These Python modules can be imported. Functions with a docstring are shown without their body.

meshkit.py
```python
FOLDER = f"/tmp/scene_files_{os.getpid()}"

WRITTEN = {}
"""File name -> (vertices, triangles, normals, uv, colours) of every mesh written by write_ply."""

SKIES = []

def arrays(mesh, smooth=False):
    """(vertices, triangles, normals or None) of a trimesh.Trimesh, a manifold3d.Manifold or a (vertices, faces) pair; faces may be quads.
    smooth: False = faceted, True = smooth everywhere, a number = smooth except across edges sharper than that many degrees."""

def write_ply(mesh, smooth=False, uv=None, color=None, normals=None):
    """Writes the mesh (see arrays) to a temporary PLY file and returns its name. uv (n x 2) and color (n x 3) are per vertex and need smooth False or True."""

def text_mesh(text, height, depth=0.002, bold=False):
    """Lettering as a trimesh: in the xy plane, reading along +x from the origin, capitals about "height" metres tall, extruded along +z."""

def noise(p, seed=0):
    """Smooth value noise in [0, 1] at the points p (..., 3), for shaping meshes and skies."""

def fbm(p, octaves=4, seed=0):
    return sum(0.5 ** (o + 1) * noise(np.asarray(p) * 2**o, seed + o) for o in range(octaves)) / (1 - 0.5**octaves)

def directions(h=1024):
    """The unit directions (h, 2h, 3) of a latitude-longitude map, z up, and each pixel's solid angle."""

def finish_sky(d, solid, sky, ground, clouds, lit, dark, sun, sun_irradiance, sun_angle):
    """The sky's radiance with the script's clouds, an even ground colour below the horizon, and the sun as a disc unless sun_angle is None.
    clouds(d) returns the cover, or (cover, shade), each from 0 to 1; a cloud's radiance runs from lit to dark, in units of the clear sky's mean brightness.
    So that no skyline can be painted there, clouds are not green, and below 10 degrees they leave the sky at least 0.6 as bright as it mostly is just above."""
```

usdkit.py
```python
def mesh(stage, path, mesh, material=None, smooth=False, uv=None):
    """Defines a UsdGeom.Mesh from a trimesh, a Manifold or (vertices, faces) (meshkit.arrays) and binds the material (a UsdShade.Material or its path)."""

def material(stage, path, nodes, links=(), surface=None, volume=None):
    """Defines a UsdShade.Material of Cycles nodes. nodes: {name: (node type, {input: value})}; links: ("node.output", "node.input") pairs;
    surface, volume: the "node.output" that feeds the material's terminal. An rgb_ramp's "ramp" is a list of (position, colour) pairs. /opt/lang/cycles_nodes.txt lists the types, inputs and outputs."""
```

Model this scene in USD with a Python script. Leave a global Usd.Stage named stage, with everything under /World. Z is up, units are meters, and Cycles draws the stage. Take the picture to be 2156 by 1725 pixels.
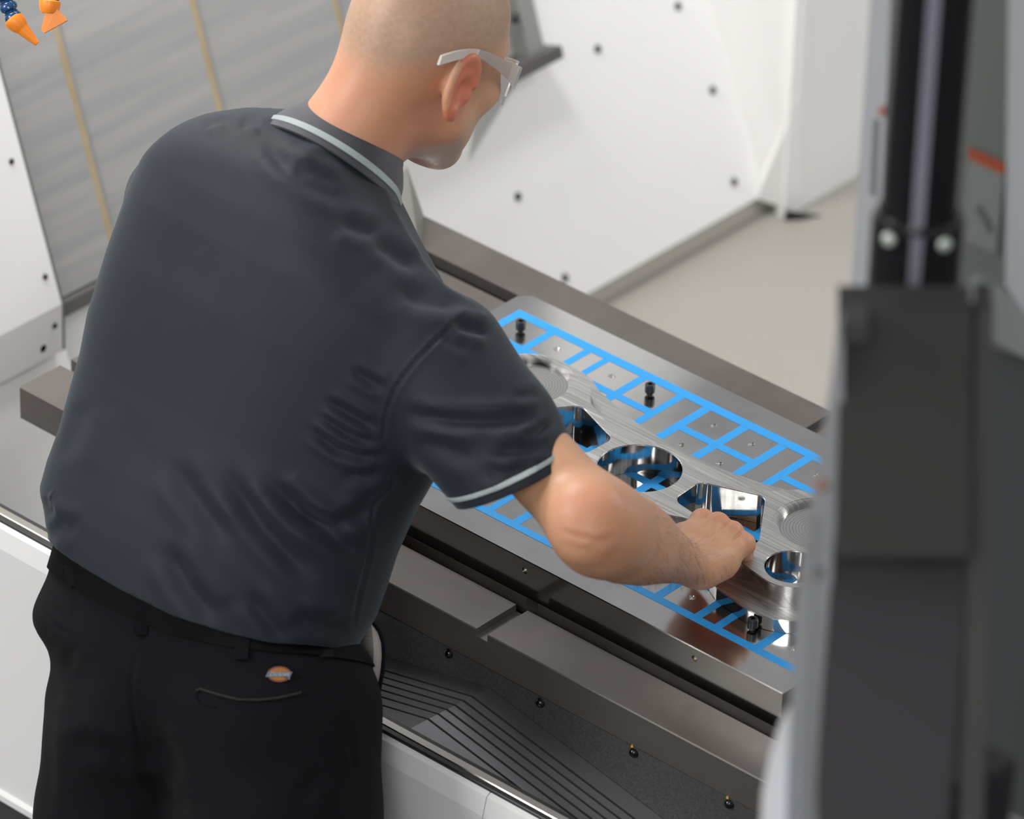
import math, numpy as np, trimesh, manifold3d as m3, shapely, shapely.geometry as sg
import usdkit, meshkit
from pxr import Usd, UsdGeom, UsdLux, UsdShade, Gf, Sdf, Vt
from scipy.ndimage import gaussian_filter1d

stage = Usd.Stage.CreateInMemory()
UsdGeom.Xform.Define(stage, '/World'); UsdGeom.Scope.Define(stage, '/World/Looks')

# ---------------------------------------------------------------- camera (long lens, looking down into the machine)
FPX = 12000.0                                   # focal length in pixels of the 2156 px wide picture
EL, AZ, RO = np.radians(32.29), np.radians(40.9), np.radians(1.72)
_r = np.array([np.cos(AZ), np.sin(AZ), 0]); FW = np.array([-np.sin(AZ)*np.cos(EL), np.cos(AZ)*np.cos(EL), -np.sin(EL)]); _u = np.cross(_r, FW)
RT = np.cos(RO)*_r + np.sin(RO)*_u; UP = -np.sin(RO)*_r + np.cos(RO)*_u
EYE = np.array([3.372, -4.1134, 4.3593])
cam = UsdGeom.Camera.Define(stage, '/World/camera')
M = np.eye(4); M[0, :3], M[1, :3], M[2, :3], M[3, :3] = RT, UP, -FW, EYE
cam.AddTransformOp().Set(Gf.Matrix4d(*M.ravel().tolist()))
cam.CreateHorizontalApertureAttr(36.0); cam.CreateVerticalApertureAttr(36.0*1725/2156)
cam.CreateFocalLengthAttr(36.0*FPX/2156); cam.CreateClippingRangeAttr(Gf.Vec2f(0.1, 100))
cam.CreateFStopAttr(4.6); cam.CreateFocusDistanceAttr(6.14)
cam.CreateExposureAttr(0.66)

# ---------------------------------------------------------------- light
def rect_light(name, pos, target, w, h, power, color=(1, 1, 1)):
    l = UsdLux.RectLight.Define(stage, '/World/' + name)
    z = np.array(pos, float) - np.array(target, float); z /= np.linalg.norm(z)
    x = np.cross([0, 1, 0] if abs(z[1]) < .9 else [1, 0, 0], z); x /= np.linalg.norm(x); y = np.cross(z, x)
    m = np.eye(4); m[0, :3], m[1, :3], m[2, :3], m[3, :3] = x, y, z, pos
    l.AddTransformOp().Set(Gf.Matrix4d(*m.ravel().tolist()))
    l.CreateWidthAttr(w); l.CreateHeightAttr(h); l.CreateIntensityAttr(power); l.CreateColorAttr(Gf.Vec3f(*color))
    return l
dome = UsdLux.DomeLight.Define(stage, '/World/shop_ambient'); dome.CreateIntensityAttr(0.085); dome.CreateColorAttr(Gf.Vec3f(.97, .98, 1.0))
rect_light('side_light_tube', (-1.25, -.15, 2.5), (-.1, -.1, 1.2), .4, 1.1, 12.0, (1, .99, .97))
rect_light('rear_light_tube', (.95, 1.75, 2.4), (-1.05, 1.5, 1.45), 1.2, .4, 11.0, (1, .99, .97))
rect_light('wall_fill_light', (-.82, .35, 2.35), (-1.08, 1.25, 1.5), .3, .35, 34.0, (1, .99, .97))  # added unseen lamp that brightens the wall mirrored in the plate
rect_light('fill_light_right', (2.6, -4.4, 4.2), (.2, -.5, .8), 1.8, 1.8, 5.2, (1, .985, .96))  # added fill lamp, out of view, brightening the apron on the right
rect_light('shop_light', (-2.4, -4.2, 4.0), (-.1, -.5, 1.0), 2.2, 2.2, 6.5, (1, .985, .96))

# ---------------------------------------------------------------- helpers
def ray(px, py): return (px-1078)/FPX*RT - (py-862.5)/FPX*UP + FW
def PZ(px, py, z): d = ray(px, py); return EYE + d*(z-EYE[2])/d[2]
def PX(px, py, x): d = ray(px, py); return EYE + d*(x-EYE[0])/d[0]
def PY(px, py, y): d = ray(px, py); return EYE + d*(y-EYE[1])/d[1]
def PD(px, py, w): return EYE + ray(px, py)*w
def PP(px, py, p0, n): d = ray(px, py); return EYE + d*(np.dot(np.array(p0)-EYE, n)/np.dot(d, n))
def unit(v): v = np.asarray(v, float); return v/np.linalg.norm(v)

USED, BASE = {}, {}
def path_for(name, parent):
    p = (str(parent.GetPath()) if parent is not None else '/World') + '/' + name
    k = USED.get(p, 0); USED[p] = k+1
    return p if k == 0 else f'{p}_{k:03d}'
def keys(prim, label=None, cat=None, group=None, kind=None):
    for k, v in (('label', label), ('category', cat), ('group', group), ('kind', kind)):
        if v: prim.SetCustomDataByKey(k, v)
    return prim
def base_of(prim):
    p = str(prim.GetPath())
    while p and p not in BASE: p = p.rpartition('/')[0]
    return BASE.get(p, np.zeros(3))
def thing(name, label, cat, loc=(0, 0, 0), group=None, kind=None):
    p = path_for(name, None); x = UsdGeom.Xform.Define(stage, p); x.AddTranslateOp().Set(Gf.Vec3d(*map(float, loc)))
    BASE[p] = np.array(loc, float)
    return keys(x.GetPrim(), label, cat, group, kind)
def obj(name, mesh, mat, parent=None, smooth=30, label=None, cat=None, group=None, kind=None, col=None):
    p = path_for(name, parent)
    v, f, n = meshkit.arrays(mesh, smooth)
    if parent is not None: v = v - base_of(parent)
    m = UsdGeom.Mesh.Define(stage, p)
    m.CreatePointsAttr(Vt.Vec3fArray.FromNumpy(v.astype(np.float32)))
    m.CreateFaceVertexCountsAttr(Vt.IntArray.FromNumpy(np.full(len(f), 3, np.int32)))
    m.CreateFaceVertexIndicesAttr(Vt.IntArray.FromNumpy(f.astype(np.int32).ravel()))
    m.CreateSubdivisionSchemeAttr('none')
    if n is not None:
        m.CreateNormalsAttr(Vt.Vec3fArray.FromNumpy(n.astype(np.float32))); m.SetNormalsInterpolation('vertex')
    if col is not None:
        pv = UsdGeom.PrimvarsAPI(m).CreatePrimvar('tint', Sdf.ValueTypeNames.Color3fArray, 'vertex'); pv.Set(Vt.Vec3fArray.FromNumpy(np.asarray(col, np.float32)))
    UsdShade.MaterialBindingAPI.Apply(m.GetPrim()).Bind(mat)
    return keys(m.GetPrim(), label, cat, group, kind)

def cat(ms): return trimesh.util.concatenate([m if isinstance(m, trimesh.Trimesh) else trimesh.Trimesh(*meshkit.arrays(m)[:2], process=False) for m in ms])
def tri(mf): a = mf.to_mesh(); return trimesh.Trimesh(a.vert_properties[:, :3], a.tri_verts, process=False)
def bx(x0, x1, y0, y1, z0, z1, b=0.0):
    """a box with chamfered edges"""
    if b <= 0: return m3.Manifold.cube([x1-x0, y1-y0, z1-z0]).translate([x0, y0, z0])
    pts = []
    for sx in (x0, x1):
        for sy in (y0, y1):
            for sz in (z0, z1):
                dx, dy, dz = [b if s == lo else -b for s, lo in ((sx, x0), (sy, y0), (sz, z0))]
                pts += [(sx, sy+dy, sz+dz), (sx+dx, sy, sz+dz), (sx+dx, sy+dy, sz)]
    return m3.Manifold.hull_points(np.array(pts))
def boxT(mf): return tri(mf)
def hull(pts): return m3.Manifold.hull_points(np.asarray(pts, float))
def slab(poly, n, th):
    """flat polygon (3D points) given a thickness th along -n"""
    P = np.asarray(poly, float); n = unit(n); Q = P - n*th; k = len(P)
    c0, c1 = P.mean(0), Q.mean(0)
    v = np.vstack([P, Q, c0, c1]); f = []
    for i in range(k):
        j = (i+1) % k
        f += [(2*k, i, j), (2*k+1, k+j, k+i), (i, k+i, k+j), (i, k+j, j)]
    t = trimesh.Trimesh(v, f, process=False)
    if t.volume < 0: t.invert()
    return t
def frame(z):
    z = unit(z); x = unit(np.cross([0, 1, 0] if abs(z[1]) < .9 else [1, 0, 0], z)); return np.stack([x, np.cross(z, x), z], 1)
def place(m, pos, zdir=(0, 0, 1), xdir=None):
    z = unit(zdir)
    if xdir is None: F = frame(z)
    else:
        x = unit(np.asarray(xdir, float) - np.dot(xdir, z)*z); F = np.stack([x, np.cross(z, x), z], 1)
    t = m.copy() if isinstance(m, trimesh.Trimesh) else tri(m)
    t.vertices = t.vertices @ F.T + np.asarray(pos, float)
    return t
def lathe(prof, n=32):
    """closed solid of revolution about z from an (r, z) profile that starts and ends on the axis"""
    prof = np.array(prof, float)
    return trimesh.creation.revolve(prof, sections=n)
def tube(pts, rad, n=12, caps=True):
    p = np.asarray(pts, float); t = np.gradient(p, axis=0); t /= np.linalg.norm(t, axis=1, keepdims=True)+1e-12
    a = unit(np.cross(t[0], [0, 0, 1] if abs(t[0][2]) < .9 else [1, 0, 0])); A = []
    for k in range(len(p)):
        a = a - np.dot(a, t[k])*t[k]; a = unit(a); A.append(a)
    A = np.array(A); B = np.cross(t, A); ang = np.arange(n)*2*np.pi/n
    r = np.broadcast_to(rad, (len(p),))[:, None, None]
    v = (p[:, None] + r*(np.cos(ang)[None, :, None]*A[:, None] + np.sin(ang)[None, :, None]*B[:, None])).reshape(-1, 3)
    f = []
    for i in range(len(p)-1):
        for j in range(n):
            k = (j+1) % n; f += [(i*n+j, i*n+k, (i+1)*n+k), (i*n+j, (i+1)*n+k, (i+1)*n+j)]
    if caps:
        v = np.vstack([v, p[0], p[-1]]); e = len(p)*n
        for j in range(n):
            k = (j+1) % n; f += [(e, k, j), (e+1, (len(p)-1)*n+j, (len(p)-1)*n+k)]
    t_ = trimesh.Trimesh(v, f, process=False)
    if t_.volume < 0: t_.invert()
    return t_

# ---------------------------------------------------------------- materials
def mat(name, nodes, links=(), surface='p.BSDF'):
    return usdkit.material(stage, '/World/Looks/' + name, nodes, links, surface=surface)
def plain(name, color, rough=.5, metal=0., spec=.5, bump=0., bscale=300., **kw):
    nodes = {'p': ('principled_bsdf', {'base_color': color, 'roughness': rough, 'metallic': metal, 'specular_ior_level': spec, **kw})}
    links = []
    if bump:
        nodes |= {'c': ('texture_coordinate', {}), 'n': ('noise_texture', {'scale': bscale, 'detail': 3.}), 'b': ('bump', {'strength': bump, 'distance': .001})}
        links = [('c.object', 'n.vector'), ('n.fac', 'b.height'), ('b.normal', 'p.normal')]
    return mat(name, nodes, links)
def varied(name, c1, c2, scale=3., stretch=(1, 1, 1), rough=.5, rough2=None, metal=0., spec=.5, detail=5., bump=0., rot=(0, 0, 0), dist=.0005, **kw):
    """two tones mixed by a (stretched) noise, with matching roughness and relief"""
    nodes = {'c': ('texture_coordinate', {}), 'm': ('mapping', {'scale': stretch, 'rotation': rot}), 'n': ('noise_texture', {'scale': scale, 'detail': detail, 'roughness': .6}),
             'r': ('rgb_ramp', {'ramp': [(.3, c1), (.7, c2)]}), 'p': ('principled_bsdf', {'roughness': rough, 'metallic': metal, 'specular_ior_level': spec, **kw}),
             'q': ('map_range', {'from_min': .3, 'from_max': .7, 'to_min': rough, 'to_max': rough2 if rough2 is not None else rough, 'clamp': True})}
    links = [('c.object', 'm.vector'), ('m.vector', 'n.vector'), ('n.fac', 'r.fac'), ('r.color', 'p.base_color'), ('n.fac', 'q.value'), ('q.result', 'p.roughness')]
    if bump:
        nodes['b'] = ('bump', {'strength': bump, 'distance': dist}); links += [('n.fac', 'b.height'), ('b.normal', 'p.normal')]
    return mat(name, nodes, links)
WHITE = varied('white_paint', (.80, .80, .785), (.83, .83, .815), 2.0, rough=.42, spec=.4)
APRON = plain('apron_paint', (.82, .82, .82), .35, spec=.5)
BEIGE = varied('beige_paint', (.315, .292, .268), (.345, .322, .297), 2.5, rough=.5, spec=.3)
COVER = varied('cover_steel', (.37, .38, .395), (.46, .445, .425), 1.6, (9, 1.3, 34), rough=.38, rough2=.5, metal=.55, bump=.04)
BRASS = varied('brass_wiper', (.55, .42, .24), (.68, .55, .36), 30, (1, 1, .2), rough=.35, metal=.8)
DARKBAR = plain('dark_bar', (.10, .098, .095), .5, metal=.3)
BLACKSTEEL = plain('black_screw', (.010, .010, .011), .38, spec=.6)
RUBBER = plain('black_rubber', (.012, .012, .012), .4)
TABLE = varied('ground_steel', (.105, .092, .085), (.140, .124, .113), 7, (1, 1, 1), rough=.40, rough2=.5, metal=.4, detail=8, bump=.04)
SLOT = plain('slot_iron', (.03, .03, .03), .45, metal=.6)
IRON = varied('dark_casting', (.045, .046, .047), (.06, .06, .061), 90, rough=.5, spec=.35, bump=.12)
SPARK = varied('wrinkle_paint', (.085, .087, .088), (.15, .152, .155), 420, rough=.40, metal=.55, bump=.5, dist=.0006)
ROOF = varied('roof_steel', (.27, .27, .285), (.31, .31, .325), 500, rough=.27, metal=.8, bump=.10)
STEELSTRIP = plain('rail_steel', (.5, .48, .44), .22, metal=1.)
YELLOW = plain('yellow_mark', (.75, .48, .03), .5)
ORANGE = plain('orange_nozzle', (.95, .27, .02), .38, spec=.5, subsurface_weight=.15)
BLUE = plain('blue_hose', (.006, .055, .16), .16, spec=.7)
TAPE = plain('blue_tape', (.02, .285, .68), .42, spec=.4, bump=.2, bscale=700.)
# ================================================================ the machine's inside: walls and floor
TILT = .348                                      # the end wall leans: x falls by this much per metre of height
NW = unit([1, 0, TILT])
FLOOR_Z = .33
P1_0 = np.array([-.8748, 0, FLOOR_Z])
def onP(px, py, off=0.): return PP(px, py, P1_0 + NW*off, NW)
def wallpt(y, z, off=0.): return np.array([P1_0[0] - TILT*(z-FLOOR_Z), y, z]) + NW*off

CONCRETE = varied('shop_floor', (.07, .07, .072), (.10, .10, .10), 3, rough=.5)
obj('floor', tri(bx(-6, 6, -7, 5, -.05, 0)), CONCRETE, label='dark grey shop floor in front of the machine', cat='floor', kind='structure')
FLOORM = plain('pan_paint', (.45, .43, .40), .45, spec=.4)
obj('trim_1', tri(bx(-1.6, 1.3, -.455, 2.4, FLOOR_Z-.03, FLOOR_Z)), BEIGE, label='beige painted chip pan floor inside the machine', cat='pan floor', kind='structure')
# leaning white side panel with a slot of shade along its foot
RAILZ = .70
yB = onP(1605, 470)[1]
yA = onP(1112, 98)[1]
p1 = thing('chute_panel', 'large white sloping sheet panel held by black button screws behind the table', 'panel')
zf = FLOOR_Z + .036
fold_t, fold_b = onP(1528, 100), onP(1601, 372)
poly = [wallpt(-.40, zf), wallpt(yB, zf), fold_b, fold_t, wallpt(fold_t[1]-.02, RAILZ+.17), wallpt(yA+.004, RAILZ+.17), wallpt(yA+.004, RAILZ-.01), wallpt(-.40, RAILZ-.01)]
obj('sheet', slab(poly, NW, .012), WHITE, p1, smooth=False)
obj('back_strip', tri(bx(P1_0[0]-.09, P1_0[0]-.022, -.40, 1.36, FLOOR_Z, FLOOR_Z+.042)), plain('shade_strip', (.46, .44, .40), .6), p1, smooth=False, label='strip in the gap at the panel foot, coloured grey as its shade')  # the shade of the gap is put into this strip's grey
XW2 = PZ(1685, 445, FLOOR_Z)[0]
T_ = PX(1682, 205, XW2); C_ = PX(1685, 448, XW2); B_ = wallpt(yB, zf)
top_w = np.array([XW2, T_[1], 1.08]); top_p = wallpt(fold_t[1]-.02, RAILZ+.17)
fm = trimesh.Trimesh(np.array([fold_t, fold_b, B_, T_, top_p, C_, top_w, top_p+[-.005, 0, .21]]), [(0, 1, 3), (1, 2, 3), (2, 5, 3), (0, 3, 4), (4, 3, 6), (4, 6, 7)], process=False)
fm = cat([fm, trimesh.Trimesh(fm.vertices - NW*.003, fm.faces[:, ::-1], process=False)])
obj('corner_facet', fm, WHITE, p1, smooth=False)
obj('wall_back', tri(bx(XW2-.02, XW2-.0045, min(C_[1], T_[1])-.012, 2.6, FLOOR_Z, 1.45)), WHITE, label='plain white inner wall beyond the panel corner', cat='wall', kind='structure', smooth=False)
obj('drain_gap', cat([slab([C_+[.004, -.035, .02], C_+[.004, -.035, -.02], C_+[.05, .012, -.012], C_+[.035, .02, .0]], [1, 0, .3], .004)]), RUBBER, p1, smooth=False, label='dark drain gap in the corner')
# upper white wall past the way cover, unseen, shaped for the plate's reflection
xu = wallpt(0, RAILZ+.172)[0]
wl = [slab([[xu, y0, z0], [xu, y1, z0], [xu-.004, y1, z1], [xu-.004, y0, z1]], [1, 0, .01], .012) for y0, y1, z0, z1 in ((yA+.03, fold_t[1]-.02, RAILZ+.172, 1.10), (1.115, 1.42, 1.10, 1.95))]
obj('wall_left', cat(wl), WHITE, smooth=False, label='unseen white inner side wall above the sloping panel, shaped for its reflection', cat='wall', kind='structure')
# screws
def button(pos, n, r=.0052, h=.0035, mat_=BLACKSTEEL, parent=None, name='screw'):
    prof = [(0, h)] + [(r*math.sin(a), h*math.cos(a)) for a in np.linspace(.25, math.pi/2, 5)] + [(r, -.002), (0, -.002)]
    m = place(lathe(prof[::-1], 14), pos, n)
    return obj(name, m, mat_, parent, smooth=50)
for px, py in ((1427, 13), (1258, 103), (1500, 190), (1545, 383), (1090, 414), (1189, 585)):
    button(onP(px, py) + NW*.0005, NW, .0060, .004, parent=p1)

# ---------------------------------------------------------------- grey telescopic way cover with brass wiper seams
wc = thing('way_cover', 'grey brushed steel way cover with brass seams, on the wall behind the worker', 'way cover')
yend = yA
def cov(px, py, off): return onP(px, py, off)
RZ0, RZ1 = onP(1112, 128)[2], onP(1112, 100)[2]
seam_y = [onP(225, 512, .03)[1], onP(455, 243, .02)[1], onP(715, 84, .012)[1]]
Y0 = PP(130, 640, P1_0 + NW*.085, NW)[1] + .03
edges = [Y0] + seam_y + [yend]
offs = [.034, .024, .015, .007]
for i in range(4):
    y0, y1 = edges[i], edges[i+1]; o = offs[i]
    a0, a1 = wallpt(y0, RZ1+.002, o), wallpt(y1, RZ1+.002, o); b0, b1 = wallpt(y0, 2.2, o), wallpt(y1, 2.2, o)
    obj('panel', slab([a0, a1, b1, b0], NW, .006), COVER, wc, smooth=False)
    if i < 3:
        c0, c1 = wallpt(y1, RZ1+.004, o), wallpt(y1, 2.2, o)
        w = np.array([0, .0095, 0])
        obj('wiper_strip', slab([c0, c0+w, c1+w, c1], NW, .012), BRASS, wc, smooth=False, label='brass wiper strip')
        lip = slab([c0+w+NW*-.002, c0+w*1.7+NW*-.002, c1+w*1.7+NW*-.002, c1+w+NW*-.002], NW, .008)
        obj('seam_lip', lip, plain('seam_lip%d' % i, (.42, .42, .42), .35, metal=.8), wc, smooth=False)
rail = slab([wallpt(Y0, RZ0, .05), wallpt(yend+.012, RZ0, .05), wallpt(yend+.012, RZ1, .05), wallpt(Y0, RZ1, .05)], NW, .048)
obj('bottom_rail', rail, DARKBAR, wc, smooth=False, label='dark rail along the foot of the way cover')
endm = slab([wallpt(yend-.030, RZ1, .03), wallpt(yend, RZ1, .03), wallpt(yend, 2.2, .03), wallpt(yend-.030, 2.2, .03)], NW, .028)
obj('end_bar', endm, plain('end_bar', (.36, .36, .35), .4, metal=.6), wc, smooth=False)
button(onP(1085, 38, .031), NW, .0075, .005, parent=wc)

# ---------------------------------------------------------------- white cover at the left edge
sc = thing('side_cover', 'white folded sheet cover with three small screws at the left edge, beside the way cover', 'cover')
F0 = PP(130, 640, P1_0 + NW*.085, NW); yF = F0[1]
def cv(y, z, off=.085): return wallpt(y, z, off)
zl = PX(132, 738, F0[0])[2]
upn = unit(np.array([-TILT, 0, 1.])); YB = np.array([0, -.455-yF, 0])
obj('upper_sheet', slab([F0, F0+YB, F0+YB+upn*1.3, F0+upn*1.3], NW, .03), WHITE, sc, smooth=False)
low = np.array([F0[0], yF, zl])
obj('lower_sheet', slab([F0, low, low+YB, F0+YB], [1, 0, 0], .03), WHITE, sc, smooth=False)
for q in (PP(24, 340, F0, NW), PP(95, 583, F0, NW)): button(q, NW, .004, .003, parent=sc)
button(PX(115, 686, F0[0]), [1, 0, 0], .004, .003, parent=sc)
e0 = F0 + np.array([0, .0005, 0])
gask = cat([slab([e0, e0+upn*1.3, e0+upn*1.3+[0, .004, 0], e0+[0, .004, 0]], NW, .028), slab([low+[0, .0005, 0], e0, e0+[0, .004, 0], low+[0, .0045, 0]], [1, 0, 0], .028)])
obj('edge_seal', gask, plain('edge_seal', (.14, .16, .15), .5), sc, smooth=False, label='dark edge seal')
ft = PX(96, 731, F0[0]+.004)
obj('foot', place(lathe([(0, -.012), (.0052, -.012), (.0052, .008), (0, .008)], 14), ft - [0.012, 0, .004], (1, 0, 0)), RUBBER, sc, smooth=40)
# white bin wall under the cover
obj('wall_front', slab([[low[0]-.02, -.45, zl+.0], [low[0]-.02, yF+.02, zl], [P1_0[0]+.05, yF+.02, FLOOR_Z], [P1_0[0]+.05, -.45, FLOOR_Z]], [1, 0, .2], .012), WHITE, smooth=False, label='white lower side wall below the folded cover', cat='wall', kind='structure')

# ================================================================ machine table (three rails, two T-slots, a keyway across)
TZ = .903
def tslot(y0, y1):
    w = .009
    return [(y0, TZ+.01), (y0, TZ-.015), (y0-w, TZ-.015), (y0-w, TZ-.031), (y1+w, TZ-.031), (y1+w, TZ-.015), (y1, TZ-.015), (y1, TZ+.01)]
c = .0011
prof = [(-.3335, TZ-.042), (-.3335, TZ-c), (-.3335+c, TZ), (.272-c, TZ), (.272, TZ-c), (.272, TZ-.042)]
cs = m3.CrossSection([np.array(prof)[::-1]]) - m3.CrossSection([np.array(tslot(-.269, -.2520))[::1]]) - m3.CrossSection([np.array(tslot(.190, .2125))])
if cs.area() < .005: raise ValueError(cs.area())
X0, X1 = -.644, 1.15
tb = cs.extrude(X1-X0)                                           # profile in (y, z), extruded along its third axis
tbv = tri(tb); tbv.vertices = np.c_[tbv.vertices[:, 2]+X0, tbv.vertices[:, 0], tbv.vertices[:, 1]]
if tbv.volume < 0: tbv.invert()
tb = m3.Manifold(m3.Mesh(np.asarray(tbv.vertices, np.float32), np.asarray(tbv.faces, np.uint32)))
key = bx(.0562, .0727, -.5, .5, TZ-.009, TZ+.02)
tb = tb - key
table = thing('machine_table', 'long ground steel machine table with T-slots and a cross keyway, under the fixture plate', 'table')
obj('table_top', tri(tb), TABLE, table, smooth=False)
obj('slot_floor', cat([bx(X0+.05, X1, y0-.008, y1+.008, TZ-.0305, TZ-.0275) for y0, y1 in ((-.269, -.252), (.19, .2125))]), SLOT, table, smooth=False, label='dark T-slot bottoms')
base = thing('bed_casting', 'dark textured casting below the table with a row of black domed screws', 'machine casting')
obj('casting', tri(bx(-.42, 1.2, -.3345, .22, FLOOR_Z, TZ-.0425)), SPARK, base, smooth=False)
def dome(px, py, mark):
    p = PY(px, py, -.3370) - np.array([0, 0, .003]); r = .0058
    prof = [(0, .0056)] + [(r*math.sin(a), .0056*math.cos(a)) for a in np.linspace(.15, math.pi/2, 9)] + [(r, -.003), (0, -.003)]
    d = obj('dome_screw', place(lathe(prof[::-1], 22), [p[0], -.3345, p[2]], (0, -1, 0)), plain('dome_black%d' % px, (.004, .004, .004), .12, spec=.6), base, smooth=60)
    if mark:
        q = np.array([p[0]-.0048, -.3347, p[2]+.0052])
        obj('wedge_mark', slab([q, q+[.0028, 0, -.0042], q+[.0055, 0, -.0015], q+[.001, 0, .0030]], [0, -1, 0], .0012), YELLOW, d, smooth=False, label='yellow paint mark')
for k, (px, py) in enumerate(((942, 1373), (1135, 1477), (1332, 1582), (1533, 1690))): dome(px, py, k > 1)

# ---------------------------------------------------------------- ridged cover between table and apron: two slopes meeting in a ridge
rf = thing('ridged_cover', 'grey grooved cover folded along a ridge, between table and apron', 'cover')
RX = .0777; RB = np.array([RX, -.3350, .8372]); RFm = np.array([RX, -.4618, .8478])
kl = (RB[2] - PY(811, 1385, -.3350)[2])/(RX - PY(811, 1385, -.3350)[0])
kr = (RB[2] - PY(1230, 1600, -.3350)[2])/(PY(1230, 1600, -.3350)[0] - RX)
def roofpt(x, v):                                                # v: 0 at the table, 1 at the apron
    z = (1-v)*RB[2] + v*RFm[2] - (kl*(RX-x) if x < RX else kr*(x-RX))
    return np.array([x, RB[1]*(1-v)+RFm[1]*v, z])
gv = [.208, .315, .42, .525, .632, .757]
for side, xe in ((0, -.62), (1, 1.0)):
    edges_v = [0.] + gv + [1.]
    for i in range(7):
        v0 = edges_v[i] + (.013 if i else 0); v1 = edges_v[i+1] - (.013 if i < 6 else 0)
        n = unit(np.cross(roofpt(xe, 0)-RB, RFm-RB)); n = n if n[2] > 0 else -n
        m = slab([roofpt(RX, v0), roofpt(RX, v1), roofpt(xe, v1), roofpt(xe, v0)], n, .004)
        obj('slat', m, ROOF, rf, smooth=False)
    m = slab([roofpt(RX, 0)-[0, 0, .006], roofpt(RX, 1)-[0, 0, .006], roofpt(xe, 1)-[0, 0, .006], roofpt(xe, 0)-[0, 0, .006]], n, .003)
    obj('groove_bed', m, RUBBER, rf, smooth=False, label='black groove bed')

# ---------------------------------------------------------------- white apron in front of the worker's legs
ap = thing('apron', 'white sheet metal apron at the machine opening, which the worker leans against', 'machine apron')
AY, AZ_ = -.4870, .850
zb_ = PY(0, 1678, AY-.012)[2]
for x0, x1 in ((-1.4, .2165), (.2178, 1.35)):
    pr = np.array([(AY, AZ_), (AY-.006, AZ_-.0035), (AY-.0115, AZ_-.026), (AY-.012, zb_+.012), (AY-.017, zb_+.008), (AY-.017, zb_), (AY+.004, zb_), (AY+.004, AZ_)])
    e = tri(m3.CrossSection([pr]).extrude(x1-x0) if m3.CrossSection([pr]).area() > 1e-6 else m3.CrossSection([pr[::-1]]).extrude(x1-x0))
    e.vertices = np.c_[e.vertices[:, 2]+x0, e.vertices[:, 0], e.vertices[:, 1]]
    if e.volume < 0: e.invert()
    obj('panel', e, APRON, ap, smooth=False)
obj('lip_seal', tri(bx(-1.4, 1.35, AY+.0185, AY+.0245, AZ_-.02, AZ_+.0015)), RUBBER, ap, smooth=False, label='black inner seal')
obj('steel_strip', tri(bx(-1.4, 1.35, AY+.0075, AY+.0182, AZ_-.02, AZ_+.0035, .001)), STEELSTRIP, ap, smooth=False, label='bare steel strip')
obj('outer_seal', tri(bx(-1.4, 1.35, AY-.0005, AY+.0072, AZ_-.02, AZ_+.0035, .001)), RUBBER, ap, smooth=False, label='black outer seal')
obj('kick_plate', tri(bx(-1.4, 1.35, AY+.012, AY+.030, 0.002, zb_+.02)), plain('kick_plate', (.05, .05, .052), .5), ap, smooth=False, label='dark recessed kick plate')

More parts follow.
